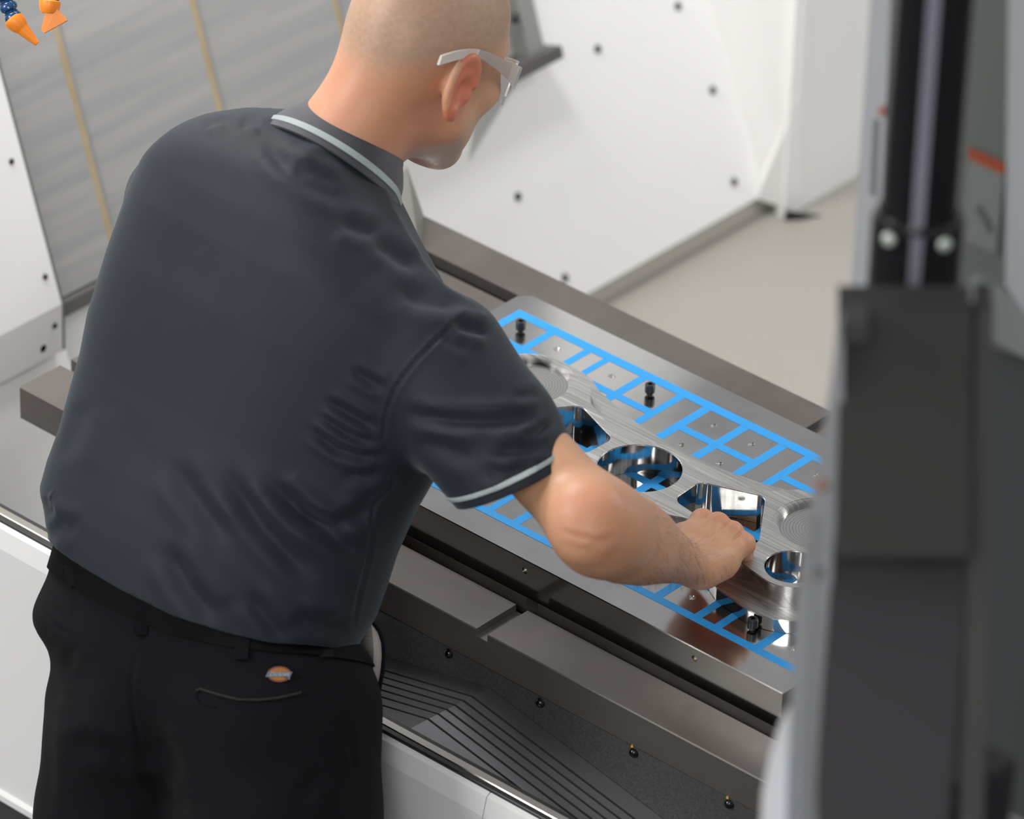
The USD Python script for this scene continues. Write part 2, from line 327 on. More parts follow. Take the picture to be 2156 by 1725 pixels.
# ================================================================ fixture plate with blue tape grid
PXa, PXb, PYa, PYb, PZt = -.3205, .4105, -.2515, .1652, .95
def outline(r=.012, ch=0.0):
    return sg.Polygon([(PXa+ch+r, PYa+ch), (PXb-ch, PYa+ch), (PXb-ch, PYb-ch), (PXa+ch+r, PYb-ch), (PXa+ch, PYb-ch-r), (PXa+ch, PYa+ch+r)])
def ring(poly): return np.array(poly.exterior.coords)[:-1]
o0, o1 = ring(outline()), ring(outline(ch=.0010))
pl = hull([(x, y, z) for x, y in o0 for z in (TZ+.0005, PZt-.001)] + [(x, y, PZt) for x, y in o1])
cols = [(-.287, -.2425), (-.232, -.1865), (-.149, -.1035), (-.0925, -.047), (.0015, .0455), (.0567, .1008), (.1485, .194), (.205, .25), (.2875, .3325), (.3435, .388)]
rows = [(.0735, .118), (.018, .0625), (-.0375, .007), (-.093, -.0485), (-.1485, -.104), (-.2035, -.1595)]
holes = [((a+b)/2, (c_+d)/2) for a, b in cols for c_, d in rows]
drill = lathe([(0, -.022), (.0033, -.022), (.0033, -.0012), (.0045, .0002), (.0045, .002), (0, .002)], 20)
drill = m3.Manifold(m3.Mesh(np.asarray(drill.vertices, np.float32), np.asarray(drill.faces, np.uint32)))
if drill.volume() < 0: raise ValueError('drill')
pl = pl - m3.Manifold.batch_boolean([drill.translate([x, y, PZt]) for x, y in holes], m3.OpType.Add)
side_holes = [(PY(1105, 1200, PYa)[0], .9365), (PY(1462, 1388, PYa)[0], .9365)]
sd = m3.Manifold.cylinder(.02, .0038, .0038, 20).rotate([90, 0, 0])
for x, z in side_holes: pl = pl - sd.translate([x, PYa+.018, z])
PLATE = mat('plate_steel', {
    'c': ('texture_coordinate', {}), 'm': ('mapping', {'scale': (3., 260., 30.)}), 'n': ('noise_texture', {'scale': 1.5, 'detail': 4.}),
    'n2': ('noise_texture', {'scale': 9., 'detail': 6.}), 'r': ('rgb_ramp', {'ramp': [(.3, (.50, .495, .49)), (.7, (.58, .575, .565))]}),
    'q': ('map_range', {'from_min': .3, 'from_max': .7, 'to_min': .10, 'to_max': .17, 'clamp': True}),
    'b': ('bump', {'strength': .03, 'distance': .0004}), 'p': ('principled_bsdf', {'metallic': 1.})},
    [('c.object', 'm.vector'), ('m.vector', 'n.vector'), ('c.object', 'n2.vector'), ('n2.fac', 'r.fac'), ('r.color', 'p.base_color'), ('n2.fac', 'q.value'), ('q.result', 'p.roughness'), ('n.fac', 'b.height'), ('b.normal', 'p.normal')])
plate = thing('fixture_plate', 'ground steel fixture plate with blue tape grid and tapped holes, on the table', 'fixture plate')
obj('plate', tri(pl), PLATE, plate, smooth=False)
xbars = [(-.298, -.287), (-.2425, -.232), (-.1865, -.1765), (-.158, -.149), (-.1035, -.0925), (-.047, -.037), (-.010, .0015), (.0455, .0567), (.1008, .112), (.1375, .1485), (.194, .205), (.25, .26), (.2775, .2875), (.3325, .3435), (.388, .399)]
ybars = [(.0625, .0735), (.007, .018), (-.0485, -.0375), (-.104, -.093), (-.1595, -.1485)]
blocks = [(-.2875, -.186), (-.1495, -.0465), (.001, .1013), (.148, .2505), (.287, .3885)]
strips = [(-.298, .399, .118, .131, .00032), (-.298, .399, -.214, -.2035, .00032)]
strips += [(a, b, -.2115, .1235, .00022) for a, b in xbars]
strips += [(a, b, c_, d, .00027) for a, b in blocks for c_, d in ybars]
cutter = m3.Manifold.batch_boolean([m3.Manifold.cylinder(.02, .0047, .0047, 16).translate([x, y, PZt-.01]) for x, y in holes], m3.OpType.Add)
for a, b, c_, d, h in strips:
    obj('tape_strip', tri(bx(a, b, c_, d, PZt, PZt+h)), TAPE, plate, smooth=False)
THREAD = plain('thread_steel', (.62, .61, .58), .22, metal=1.)
def thread():
    prof = [(.0031, .0)]
    for k in range(9): prof += [(.0031, -.0010-.0012*k), (.0026, -.0016-.0012*k)]
    prof += [(.0031, -.0125)]; outer = [(.0033, -.0125), (.0033, 0.), (.0031, 0.)]
    return trimesh.creation.revolve(np.array(prof+outer)[::-1], sections=18)
th = thread()
for x, y in holes: obj('threaded_insert', place(th, (x, y, PZt-.0012)), THREAD, plate, smooth=False)
for x, z in side_holes: obj('side_insert', place(th, (x, PYa+.001, z), (0, -1, 0)), plain('bronze_insert%d' % int(x*1000), (.55, .47, .38), .2, metal=1.), plate, smooth=False)

# ---------------------------------------------------------------- socket head cap screws standing in the plate
def cap_screw(x, y, label, z=PZt):
    t = thing('cap_screw', label, 'screw', (x, y, z), group=None)
    r, h, hx = .0058, .0105, .0029
    head = m3.Manifold.hull_points(np.array([(rr*math.cos(a), rr*math.sin(a), zz) for a in np.arange(28)*2*math.pi/28 for rr, zz in ((r, .004), (r, .004+h-.001), (r-.001, .004+h), (r-.0006, .0032))]))
    knurl = [m3.Manifold.cylinder(h*.62, .00035, .00035, 4).translate([(r+.0001)*math.cos(a), (r+.0001)*math.sin(a), .0045]) for a in np.arange(30)*2*math.pi/30]
    head = head - m3.Manifold.batch_boolean(knurl, m3.OpType.Add)
    head = head - m3.Manifold.cylinder(.02, hx, hx, 6).translate([0, 0, .004+h*.42])
    obj('head', place(head, (x, y, z)), BLACKSTEEL, t, smooth=25)
    prof = [(0, -.010)]
    for k in range(11): prof += [(.0026, -.0100+.0013*k), (.0031, -.0094+.0013*k)]
    prof += [(.0031, .0045), (0, .0045)]
    obj('shank', place(lathe(prof, 18), (x, y, z)), BLACKSTEEL, t, smooth=False)
cap_screw(-.26475, .0957, 'black socket head screw in the rear corner cell of the tape grid, beside the sleeve')
cap_screw(-.06975, .0957, 'black socket head screw in the middle of the bright rear tape cells')
cap_screw(.3125, -.1828, 'black socket head screw in front of the aluminium part, near the front tape line')
# ================================================================ machined aluminium part
WX, WZ0, WZ1, WZ2 = .0597, .9503, .9665, .9865
def mirror(pts): return [(-x, y) for x, y in pts[::-1]]
def smooth_poly(pts, r):
    p = sg.Polygon(pts); return p.buffer(r).buffer(-2*r).buffer(r)
half_b = [(0., -.0150), (.018, -.017), (.034, -.0265), (.055, -.0315), (.0725, -.030), (.101, -.0205), (.129, -.0075), (.150, .018)]
disc = sg.Point(.2105, -.0200).buffer(.0565, 48)
front_b = [(.2411, -.1445), (.2315, -.1437), (.2120, -.1400), (.199, -.1375), (.172, -.1235), (.150, -.1120), (.130, -.1060), (.108, -.1080), (.085, -.1185), (.050, -.1310), (0, -.1330)]
from shapely import affinity, union_all
hb = sg.Polygon([(-.001, half_b[0][1])] + half_b + [(.19, .025), (.262, -.03), (.2811, -.1045)] + front_b + [(-.001, -.133)])
R_ = union_all([hb.buffer(.006).buffer(-.006), disc, sg.Point(.2411, -.1045).buffer(.0400, 40)])
boss = union_all([R_, affinity.scale(R_, -1, 1, origin=(0, 0))]).buffer(.010).buffer(-.020).buffer(.010)
half_f = [(0., .0130), (.03, .0135), (.06, .0172), (.094, .0235), (.120, .031), (.150, .0395)]
fb = sg.Polygon([(-.001, .013)] + half_f + [(.20, .058), (.28, .02), (.313, -.09), (.2411, -.1775), (.2287, -.1765), (.191, -.1690), (.160, -.152), (.130, -.142), (.10, -.145), (.05, -.163), (0, -.165), (-.001, -.165)])
F_ = union_all([fb, sg.Point(.2105, -.0200).buffer(.0800, 48), sg.Point(.2411, -.1045).buffer(.0730, 48)])
flange = union_all([F_, affinity.scale(F_, -1, 1, origin=(0, 0))]).buffer(.010).buffer(-.020).buffer(.010)
pocket = smooth_poly([(.0625, -.0435), (.0745, -.0425), (.1330, -.0195), (.1900, -.1000), (.1700, -.1080), (.0650, -.0930)], .0130)
bores = [(sg.Point(-.0024, -.0713).buffer(.0469, 64)), pocket, affinity.scale(pocket, -1, 1, origin=(0, 0)), sg.Point(.2411, -.1045).buffer(.0301, 48), sg.Point(-.2411, -.1045).buffer(.0301, 48)]
def csec(poly):
    out = None
    for g in getattr(poly, 'geoms', [poly]):
        c_ = m3.CrossSection([np.array(g.exterior.coords)[:-1]] + [np.array(i.coords)[:-1] for i in g.interiors], m3.FillRule.EvenOdd)
        out = c_ if out is None else out + c_
    return out
def ext(poly, z0, z1): return csec(poly.simplify(.00008)).extrude(z1-z0).translate([WX, 0, z0])
part = ext(flange.buffer(-.0005), WZ0, WZ0+.0006) + ext(flange, WZ0+.0004, WZ1-.0008) + ext(flange.buffer(-.0007), WZ1-.001, WZ1)
for k, t in enumerate(np.linspace(0, 1, 15)[:-1]):               # concave blend where the boss rises from the flange
    part = part + ext(boss.buffer(.011*(1-math.sin(t*math.pi/2))).intersection(flange.buffer(-.0012)), WZ1-.001, WZ1 + (WZ2-WZ1)*.55*(1-math.cos(t*math.pi/2)) + .0008)
part = part + ext(boss, WZ1, WZ2-.0008) + ext(boss.buffer(-.0008), WZ2-.001, WZ2)
cut = []
for b in bores:
    cut.append(ext(b, WZ0-.01, WZ2+.01)); cut.append(ext(b.buffer(.0009), WZ2-.0008, WZ2+.01))
for sx in (-1, 1):                                              # shallow round recesses with a filleted wall
    for k, t in enumerate(np.linspace(0, 1, 13)):
        r = .0520 - .0075*math.sin(t*math.pi/2); z = WZ2 - .0065*(1-math.cos(t*math.pi/2)) - .0004
        cut.append(m3.Manifold.cylinder(.03, r, r, 72).translate([WX+sx*.2105, -.0200, z]))
part = part - m3.Manifold.batch_boolean(cut, m3.OpType.Add)
ALU = mat('milled_aluminium', {
    'g': ('geometry', {}), 's': ('separate_xyz', {}), 'up': ('map_range', {'from_min': .80, 'from_max': .95, 'to_min': 0., 'to_max': 1., 'clamp': True}),
    'c': ('texture_coordinate', {}), 'm': ('mapping', {'scale': (5., 330., 1.), 'rotation': (0, 0, -.02)}), 'n': ('noise_texture', {'scale': 1., 'detail': 3.}),
    'm2': ('mapping', {'scale': (4., 70., 60.), 'rotation': (0, 0, -.02)}), 'n2': ('noise_texture', {'scale': 1., 'detail': 2.}),
    'r': ('rgb_ramp', {'ramp': [(.32, (.39, .385, .378)), (.5, (.46, .455, .447)), (.68, (.60, .595, .585))]}),
    'hs': ('hsv', {}), 'hv': ('map_range', {'from_min': .3, 'from_max': .7, 'to_min': .85, 'to_max': 1.12, 'clamp': True}), 'ro': ('mix_float', {'a': .10, 'b': .40}), 'bs': ('math', {'math_type': 'multiply', 'value2': .40}), 'b': ('bump', {'distance': .0004}),
    'p': ('principled_bsdf', {'metallic': 1.0})},
    [('g.true_normal', 's.vector'), ('s.z', 'up.value'), ('c.object', 'm.vector'), ('m.vector', 'n.vector'), ('c.object', 'm2.vector'), ('m2.vector', 'n2.vector'),
     ('n.fac', 'r.fac'), ('r.color', 'hs.color'), ('n2.fac', 'hv.value'), ('hv.result', 'hs.value'), ('hs.color', 'p.base_color'), ('up.result', 'ro.fac'), ('ro.result', 'p.roughness'), ('up.result', 'bs.value1'), ('bs.value', 'b.strength'), ('n.fac', 'b.height'), ('b.normal', 'p.normal')])
SWIRL = mat('swirl_aluminium', {
    'c': ('texture_coordinate', {}), 'm': ('mapping', {'scale': (1, 1, 0)}), 'w': ('wave_texture', {'wave_type': 'rings', 'rings_direction': 'spherical', 'scale': 95., 'distortion': 2.2, 'detail': 3., 'detail_scale': 1.5}),
    'b': ('bump', {'strength': .16, 'distance': .0004}), 'r': ('rgb_ramp', {'ramp': [(0., (.40, .395, .385)), (1., (.54, .535, .525))]}), 'p': ('principled_bsdf', {'metallic': 1., 'roughness': .27})},
    [('c.object', 'm.vector'), ('m.vector', 'w.vector'), ('w.fac', 'b.height'), ('b.normal', 'p.normal'), ('w.fac', 'r.fac'), ('r.color', 'p.base_color')])
work = thing('machined_part', 'long milled aluminium part with round bores, rounded pockets and dished ends, under the worker\'s hand', 'machined part', (WX, -.07, WZ0))
obj('body', tri(part), ALU, work, smooth=32)
for sx in (-1, 1):
    q = np.array([WX+sx*.2105, -.0200, WZ2-.0068])
    m = lathe([(0, -.0005), (.0448, -.0005), (.0448, .0004), (0, .0004)], 64)
    o = obj('dish_floor', m, SWIRL, work, smooth=30, label='swirl-milled floor of the round dish')
    x = UsdGeom.Mesh(o); pts = np.array(x.GetPointsAttr().Get()) + base_of(work); x.GetPointsAttr().Set(Vt.Vec3fArray.FromNumpy(pts.astype(np.float32)))
    UsdGeom.Xformable(o).AddTranslateOp().Set(Gf.Vec3d(*(q - base_of(work)).tolist()))
# ================================================================ the worker
def snet(f, lo, hi, h):
    """surface nets: a closed mesh of f = 0 on a grid of step h"""
    lo, hi = np.array(lo, float), np.array(hi, float); n = np.ceil((hi-lo)/h).astype(int)+1
    ax = [lo[k]+h*np.arange(n[k]) for k in range(3)]
    # values are worked out on a coarse grid first and in full only near the surface
    K = 4; nc = n//K+2; axc = [lo[k]+h*K*np.arange(nc[k]) for k in range(3)]
    C0 = f(np.stack(np.meshgrid(*axc, indexing='ij'), -1).reshape(-1, 3)).reshape(nc)
    near = np.abs(C0) < h*K*2.2
    V = np.repeat(np.repeat(np.repeat(C0, K, 0), K, 1), K, 2)[K//2:, K//2:, K//2:][:n[0], :n[1], :n[2]].astype(np.float32)
    mk = np.repeat(np.repeat(np.repeat(near, K, 0), K, 1), K, 2)[K//2:, K//2:, K//2:][:n[0], :n[1], :n[2]]
    q = np.argwhere(mk)
    for i in range(0, len(q), 400000):
        e = q[i:i+400000]; V[e[:, 0], e[:, 1], e[:, 2]] = f(lo+h*e)
    V[[0, -1]] = np.maximum(V[[0, -1]], h); V[:, [0, -1]] = np.maximum(V[:, [0, -1]], h); V[:, :, [0, -1]] = np.maximum(V[:, :, [0, -1]], h)
    S = V < 0; C = n-1
    acc = np.zeros((*C, 3), np.float32); cnt = np.zeros(C, np.float32)
    for a in range(3):
        b, c_ = [k for k in range(3) if k != a]
        s0 = [slice(None)]*3; s1 = [slice(None)]*3; s0[a] = slice(0, -1); s1[a] = slice(1, None)
        A, B = V[tuple(s0)], V[tuple(s1)]; X = (A < 0) != (B < 0)
        with np.errstate(divide='ignore', invalid='ignore'): t = np.where(X, A/(A-B), 0)
        for ob in (0, 1):
            for oc in (0, 1):
                sl = [slice(None)]*3; sl[b] = slice(ob, ob+C[b]); sl[c_] = slice(oc, oc+C[c_])
                x, tt = X[tuple(sl)], t[tuple(sl)]
                cnt += x; acc[..., a] += np.where(x, tt, 0); acc[..., b] += x*ob; acc[..., c_] += x*oc
    on = cnt > 0; idx = -np.ones(C, int); idx[on] = np.arange(on.sum())
    cell = np.argwhere(on); P = lo + h*(cell + acc[on]/cnt[on][:, None])
    F = []
    for a in range(3):
        b, c_ = (a+1) % 3, (a+2) % 3
        s0 = [slice(1, -1)]*3; s1 = [slice(1, -1)]*3; s0[a] = slice(0, -1); s1[a] = slice(1, None)
        A, B = S[tuple(s0)], S[tuple(s1)]; e = np.argwhere(A != B); e[:, b] += 1; e[:, c_] += 1
        fl = S[tuple(e.T)]
        def at(db, dc): q = e.copy(); q[:, b] += db; q[:, c_] += dc; return idx[tuple(q.T)]
        q = np.stack([at(-1, -1), at(0, -1), at(0, 0), at(-1, 0)], 1)
        q[~fl] = q[~fl][:, ::-1]; F.append(q)
    F = np.vstack(F); F = np.vstack([F[:, [0, 1, 2]], F[:, [0, 2, 3]]])
    return trimesh.Trimesh(P, F, process=False)
def smin(a, b, k): h = np.maximum(k-np.abs(a-b), 0)/k; return np.minimum(a, b) - h*h*k*.25
def smax(a, b, k): return -smin(-a, -b, k)
def cone(P, a, b, ra, rb):
    a, b = np.asarray(a, float), np.asarray(b, float); d = b-a; t = np.clip(((P-a)@d)/(d@d), 0, 1)
    return np.linalg.norm(P-a-t[:, None]*d, axis=1) - (ra+(rb-ra)*t)
def ell(P, c_, r, F=None):
    q = P-np.asarray(c_, float)
    if F is not None: q = q@F
    q = q/np.asarray(r, float); k0 = np.linalg.norm(q, axis=1); k1 = np.linalg.norm(q/np.asarray(r, float), axis=1)
    return k0*(k0-1)/np.maximum(k1, 1e-6)
def chain(P, pts, rad, k=.012):
    f = None
    for i in range(len(pts)-1):
        g = cone(P, pts[i], pts[i+1], rad[i], rad[i+1]); f = g if f is None else smin(f, g, k)
    return f
def lerp(t, ks, vs): return np.interp(t, ks, vs)

YAW = -.10
def proj(p):
    q = np.asarray(p)-EYE; z = q@FW; return np.stack([1078+FPX*(q@RT)/z, 862.5-FPX*(q@UP)/z, z], -1)
def clip_mesh(m, g):
    """the part of a mesh where the per-vertex value g >= 0, cut exactly at 0"""
    v, f = np.asarray(m.vertices), np.asarray(m.faces); V = list(v); cache = {}; out = []
    s = g[f] >= 0; full = s.all(1); out.append(f[full]); extra = []
    def cutp(a, b):
        k = (min(a, b), max(a, b))
        if k not in cache: t = g[a]/(g[a]-g[b]); cache[k] = len(V); V.append(v[a]+t*(v[b]-v[a]))
        return cache[k]
    for tr, ss in zip(f[s.any(1) & ~full], s[s.any(1) & ~full]):
        poly = []
        for i in range(3):
            a, b = tr[i], tr[(i+1) % 3]
            if ss[i]: poly.append(a)
            if ss[i] != ss[(i+1) % 3]: poly.append(cutp(a, b))
        for i in range(1, len(poly)-1): extra.append((poly[0], poly[i], poly[i+1]))
    F = np.vstack([out[0], np.array(extra, int).reshape(-1, 3)])
    t = trimesh.Trimesh(np.array(V), F, process=False); t.remove_unreferenced_vertices(); return t
def normals(m):
    v, f = np.asarray(m.vertices), np.asarray(m.faces); n = np.zeros_like(v); c_ = np.cross(v[f[:, 1]]-v[f[:, 0]], v[f[:, 2]]-v[f[:, 0]])
    for k in range(3): np.add.at(n, f[:, k], c_)
    return n/np.maximum(np.linalg.norm(n, axis=1, keepdims=True), 1e-12)
def solidify(m, th, lift=0.):
    n = normals(m); v0 = m.vertices+n*lift; v1 = v0-n*th; k = len(v0); f = np.asarray(m.faces)
    e = np.vstack([f[:, [0, 1]], f[:, [1, 2]], f[:, [2, 0]]]); key = {}
    for a, b in e: key[(a, b)] = 1
    bd = [(a, b) for a, b in e if (b, a) not in key]
    side = [(b, a, k+a) for a, b in bd] + [(b, k+a, k+b) for a, b in bd]
    return trimesh.Trimesh(np.vstack([v0, v1]), np.vstack([f, f[:, ::-1]+k, np.array(side, int).reshape(-1, 3)]), process=False)
def seg_dist(p, line):
    """distance of 2D points to a polyline and the position along it (0..1)"""
    line = np.asarray(line, float); L = np.r_[0, np.cumsum(np.linalg.norm(np.diff(line, axis=0), axis=1))]; best = np.full(len(p), 1e9); pos = np.zeros(len(p)); sgn = np.zeros(len(p))
    for i in range(len(line)-1):
        a, b = line[i], line[i+1]; d = b-a; t = np.clip(((p-a)@d)/(d@d), 0, 1); r = p-a-t[:, None]*d; dd = np.linalg.norm(r, axis=1); u = dd < best
        best = np.where(u, dd, best); pos = np.where(u, (L[i]+t*np.linalg.norm(d))/L[-1], pos); sgn = np.where(u, np.sign(d[0]*r[:, 1]-d[1]*r[:, 0]), sgn)
    return best, pos, sgn
def fold(m, folds):
    """presses creases into a cloth mesh: each (points, width, depth, ridge) is a line on the cloth"""
    n = normals(m); q = proj(m.vertices)[:, :2]; face = np.clip(-(n@FW)*2.2, 0, 1); d = np.zeros(len(q))
    for line, w, dep in folds:
        lo, hi = np.min(line, 0)-5*w, np.max(line, 0)+5*w; u = np.where(((q > lo) & (q < hi)).all(1) & (face > 0))[0]
        if not len(u): continue
        dist, pos, sg_ = seg_dist(q[u], line); taper = np.sin(np.clip(np.minimum(pos, 1-pos)*3.2, 0, 1)*math.pi/2)**2
        d[u] += dep*taper*(-np.exp(-(dist/w)**2) + .62*np.exp(-((dist-1.9*w)/(1.1*w))**2))
    t = m.copy(); t.vertices = m.vertices + n*(d*face)[:, None]; return t
# skeleton: torso frame (t up the spine, x to the worker's right, d towards the chest)
TX = np.array([1., 0, 0]); TT = unit([0, .55, .835]); TN = np.array([0, TT[2], -TT[1]]); HIP = np.array([-.10, -.59, .98])
def body(P): q = P-HIP; return q@TX, q@TT, q@TN
def frombody(x, t, d): return HIP + x*TX + t*TT + d*TN
R_SH, R_EL, R_WR = PD(938, 765, 5.860), PD(1262, 1112, 5.760), PD(1440, 1183, 5.985)
L_SH, L_EL, L_WR = PD(378, 425, 6.13), np.array([-.530, -.235, 1.075]), np.array([-.465, -.300, .957])
HF = unit([math.sin(YAW)*math.cos(.58), math.cos(YAW)*math.cos(.58), -math.sin(.58)]); HR = unit(np.cross(HF, [0, 0, 1])); HU = np.cross(HR, HF)
HEAD = PD(889, 110, 6.0); COLB = PD(694, 358, 5.985); COLT = COLB + unit(.54*RT+.84*UP+.22*FW)*.044; NB0 = COLB - (COLT-COLB)*.3; HB = np.stack([HR, HF, HU], 1)
def head(r, f, u): return HEAD + r*HR + f*HF + u*HU

KT = [-.10, -.04, 0, .04, .07, .107, .14, .19, .23, .30, .37, .41, .45, .52]
SL = [-.176, -.172, -.176, -.206, -.210, -.2115, -.2165, -.223, -.232, -.239, -.243, -.243, -.243, -.243]
SR = [.150, .150, .152, .158, .163, .161, .158, .159, .164, .170, .172, .170, .168, .165]
BB = [.105, .105, .112, .116, .118, .118, .116, .116, .118, .122, .122, .116, .105, .08]
BF = [.125, .125, .130, .130, .130, .128, .125, .122, .122, .122, .118, .112, .10, .08]
KT = np.array(KT); ESX, ESN = .8312, .5560
CXs = (np.array(SL)+np.array(SR))/2
AL = np.sqrt(np.maximum((CXs-np.array(SL))**2-(ESN*np.array(BB))**2, .0025))/ESX
AR = np.sqrt(np.maximum((np.array(SR)-CXs)**2-(ESN*np.array(BF))**2, .0025))/ESX
def torso(P, grow=0., topk=.05):
    x, t, d = body(P)
    cx = lerp(t, KT, CXs/ESX); al, ar, bb, bf = (lerp(t, KT, v) for v in (AL, AR, BB, BF))
    x = x-cx; a = np.where(x < 0, al, ar)+grow; b = np.where(d < 0, bb, bf)+grow
    q = (np.abs(x/a)**2.25 + np.abs(d/b)**2.25)**(1/2.25)
    f = (q-1)*np.minimum(a, b)
    xw = x+cx
    top = lerp(xw, [-.40, -.30, -.27, -.24, -.19, -.13, -.045, .03, .09, .13, .17, .21, .26], [.36, .415, .455, .478, .498, .516, .520, .468, .432, .418, .408, .392, .33])
    top = top - np.abs(d+.01)*.35
    return smax(f*.85, (t-top-grow)*.9, topk)

# ---------------------------------------------------------------- skin
SHAPE = {}
def f_head(P):
    q = (P-HEAD)@HB
    f = ell(q, (0, -.004, .034), (.0755, .0985, .092))
    f = smin(f, ell(q, (0, -.044, .014), (.056, .053, .062)), .03)
    f = smin(f, ell(q, (0, .036, -.032), (.0625, .060, .074)), .04)
    f = smin(f, cone(q, (.054, .010, -.062), (.014, .080, -.090), .019, .017), .03); f = smin(f, cone(q, (-.054, .010, -.062), (-.014, .080, -.090), .019, .017), .03)
    f = smin(f, cone(q, (-.012, .083, -.090), (.012, .083, -.090), .017, .017), .02)
    for s in (-1, 1):
        f = smin(f, ell(q, (s*.052, .054, -.018), (.012, .022, .012)), .025)          # cheekbone
        f = smin(f, cone(q, (s*.012, .086, .036), (s*.044, .072, .034), .008, .007), .016)  # brow
        f = smax(f, -ell(q, (s*.032, .100, .018), (.017, .016, .011)), .012)
        f = smin(f, ell(q, (s*.032, .082, .018), (.0125, .0125, .0125)), .002)
    f = smin(f, cone(q, (0, .092, .018), (0, .108, -.020), .007, .011), .012)
    for s in (-1, 1): f = smin(f, ell(q, (s*.013, .102, -.027), (.009, .010, .008)), .008)
    f = smin(f, ell(q, (0, .097, -.058), (.024, .009, .0055)), .006); f = smin(f, ell(q, (0, .096, -.069), (.021, .009, .006)), .006)
    # neck
    nb = body(HEAD)
    n0 = NB0; n1 = head(0, -.026, -.03)
    f = smin(f, cone(P, n0, n1, .0590, .0515), .04)
    f = smin(f, cone(P, NB0 - TN*.012, head(0, -.046, .0), .040, .034), .035)
    # ears: a tilted shell with a rolled rim, a bowl, a lobe
    for s in (-1, 1):
        E = np.stack([unit([s*.97, -.20, .05]), unit([s*.20, .95, -.15]), [0, 0, 0]], 1); E[:, 2] = np.cross(E[:, 0], E[:, 1]); E[:, 1] = np.cross(E[:, 2], E[:, 0])
        c0 = np.array([s*(.0845 if s > 0 else .0770), -.046 if s > 0 else -.008, -.020]); e = (q-c0)@E
        shell = ell(e, (0, 0, .002), (.0062, .0190, .0320))
        ang = np.arctan2(e[:, 2]-.004, e[:, 1]); rr = np.sqrt((e[:, 1]/.0175)**2+((e[:, 2]-.003)/.0305)**2)
        rim = np.sqrt((e[:, 0]-.003)**2+((rr-1)*.021)**2)-.0042
        rim = np.where((e[:, 1] > .006) & (e[:, 2] < .006), .02, rim)
        bowl = ell(e, (.0085, .0035, -.002), (.0085, .0105, .0165))
        g = smax(smin(shell, rim, .005), -bowl, .004)
        g = smin(g, ell(e, (.001, .004, -.0285), (.0050, .0085, .0085)), .006)
        g = smin(g, ell(e, (.000, .0135, -.004), (.0055, .005, .008)), .005)         # tragus
        f = smin(f, smin(g, cone(q, (s*.066, (-.036 if s > 0 else 0.), -.008), (s*.075, (-.040 if s > 0 else -.004), -.030), .010, .010), .006), .006)
    return f
# right hand, palm down, fingers hooked over the pocket's edge
MC = [PZ(px, py, z) for px, py, z in ((1478, 1096, 1.027), (1511, 1104, 1.030), (1541, 1122, 1.026), (1566, 1146, 1.019))]
HFWD = unit((MC[1]+MC[2])/2-R_WR); HLAT = unit(MC[3]-MC[0]); HNRM = unit(np.cross(HLAT, HFWD))
FING = []
for k, (m, l1, l2, l3, r0) in enumerate(zip(MC, (.043, .047, .043, .034), (.027, .030, .028, .022), (.020, .021, .020, .018), (.0112, .0116, .0110, .0100))):
    sp = (k-1.5)*.05
    d1 = unit(np.array([-.46+sp*.6, .60, -.66 - .04*k])); d2 = unit(np.array([sp*.5-.1, .25, -.95])); d3 = unit(np.array([0, -.10, -.99]))
    p1 = m + d1*l1; p2 = p1 + d2*l2; p3 = p2 + d3*l3
    p2[2] = max(p2[2], .973); p3 = p2 + d3*l3*.9
    FING.append(([m, p1, p2, p3], [r0, r0*.93, r0*.83, r0*.72]))
def f_hand(P):
    pal = None
    for k, m in enumerate(MC):
        w = R_WR + HLAT*(-.016+.0105*k) + HFWD*.012 - HNRM*.002
        g = cone(P, w, m - HNRM*.002, .0165, .0118); pal = g if pal is None else smin(pal, g, .010)
    pal = smin(pal, cone(P, R_WR+HLAT*.017+HFWD*.020-HNRM*.012, (MC[3]+R_WR)/2+HLAT*.012-HNRM*.008, .018, .016), .02)     # heel of the hand
    pal = smin(pal, cone(P, R_WR-HLAT*.016+HFWD*.020-HNRM*.012, (MC[0]+R_WR)/2-HLAT*.008-HNRM*.012, .017, .016), .02)     # thumb ball
    fs = None
    for pts, rad in FING:
        g = chain(P, pts, rad, .003); g = smin(g, ell(P, pts[0]+HNRM*.0015, (.0115, .0115, .0105)), .006)
        fs = g if fs is None else smin(fs, g, .0012)
    t0 = R_WR-HLAT*.022+HFWD*.030-HNRM*.014; t1 = t0-HLAT*.016+HFWD*.036-HNRM*.008; t2 = t1+HFWD*.030-HLAT*.004; t2[2] = 1.0005; t3 = t2+HFWD*.024+HLAT*.004; t3[2] = .9975
    th_ = chain(P, [t0, t1, t2, t3], [.017, .0125, .0115, .0095], .008)
    return smin(smin(pal, fs, .0045), th_, .008)
fd = unit(R_WR-R_EL); fe = unit(R_SH-R_EL)
def f_arm(P):
    L = R_WR-R_EL; lat = unit(HLAT - fd*(HLAT@fd)); t = np.clip((P-R_EL)@L/(L@L), -.12, 1.02)
    rw = np.interp(t, [-.12, 0, .12, .28, .45, .65, .82, .95, 1.02], [.036, .0425, .0475, .0500, .0480, .0400, .0345, .0325, .0320])
    rn = np.interp(t, [-.12, 0, .12, .28, .45, .65, .82, .95, 1.02], [.040, .0450, .0480, .0475, .0430, .0340, .0270, .0235, .0225])
    q = P-R_EL-t[:, None]*L; nn = np.cross(lat, fd); a, b = q@lat, q@nn; c_ = q@fd
    f = (np.sqrt((a/rw)**2+(b/rn)**2+(c_/.03)**2)-1)*np.minimum(rw, rn)
    f = smin(f, cone(P, R_SH, R_EL, .043, .0410), .03)
    f = smin(f, ell(P, R_EL + fe*.015 - fd*.016 - FW*.014, (.026, .026, .026)), .03)    # elbow bone
    return f
def f_rarm(P): return smin(f_arm(P), f_hand(P), .012)
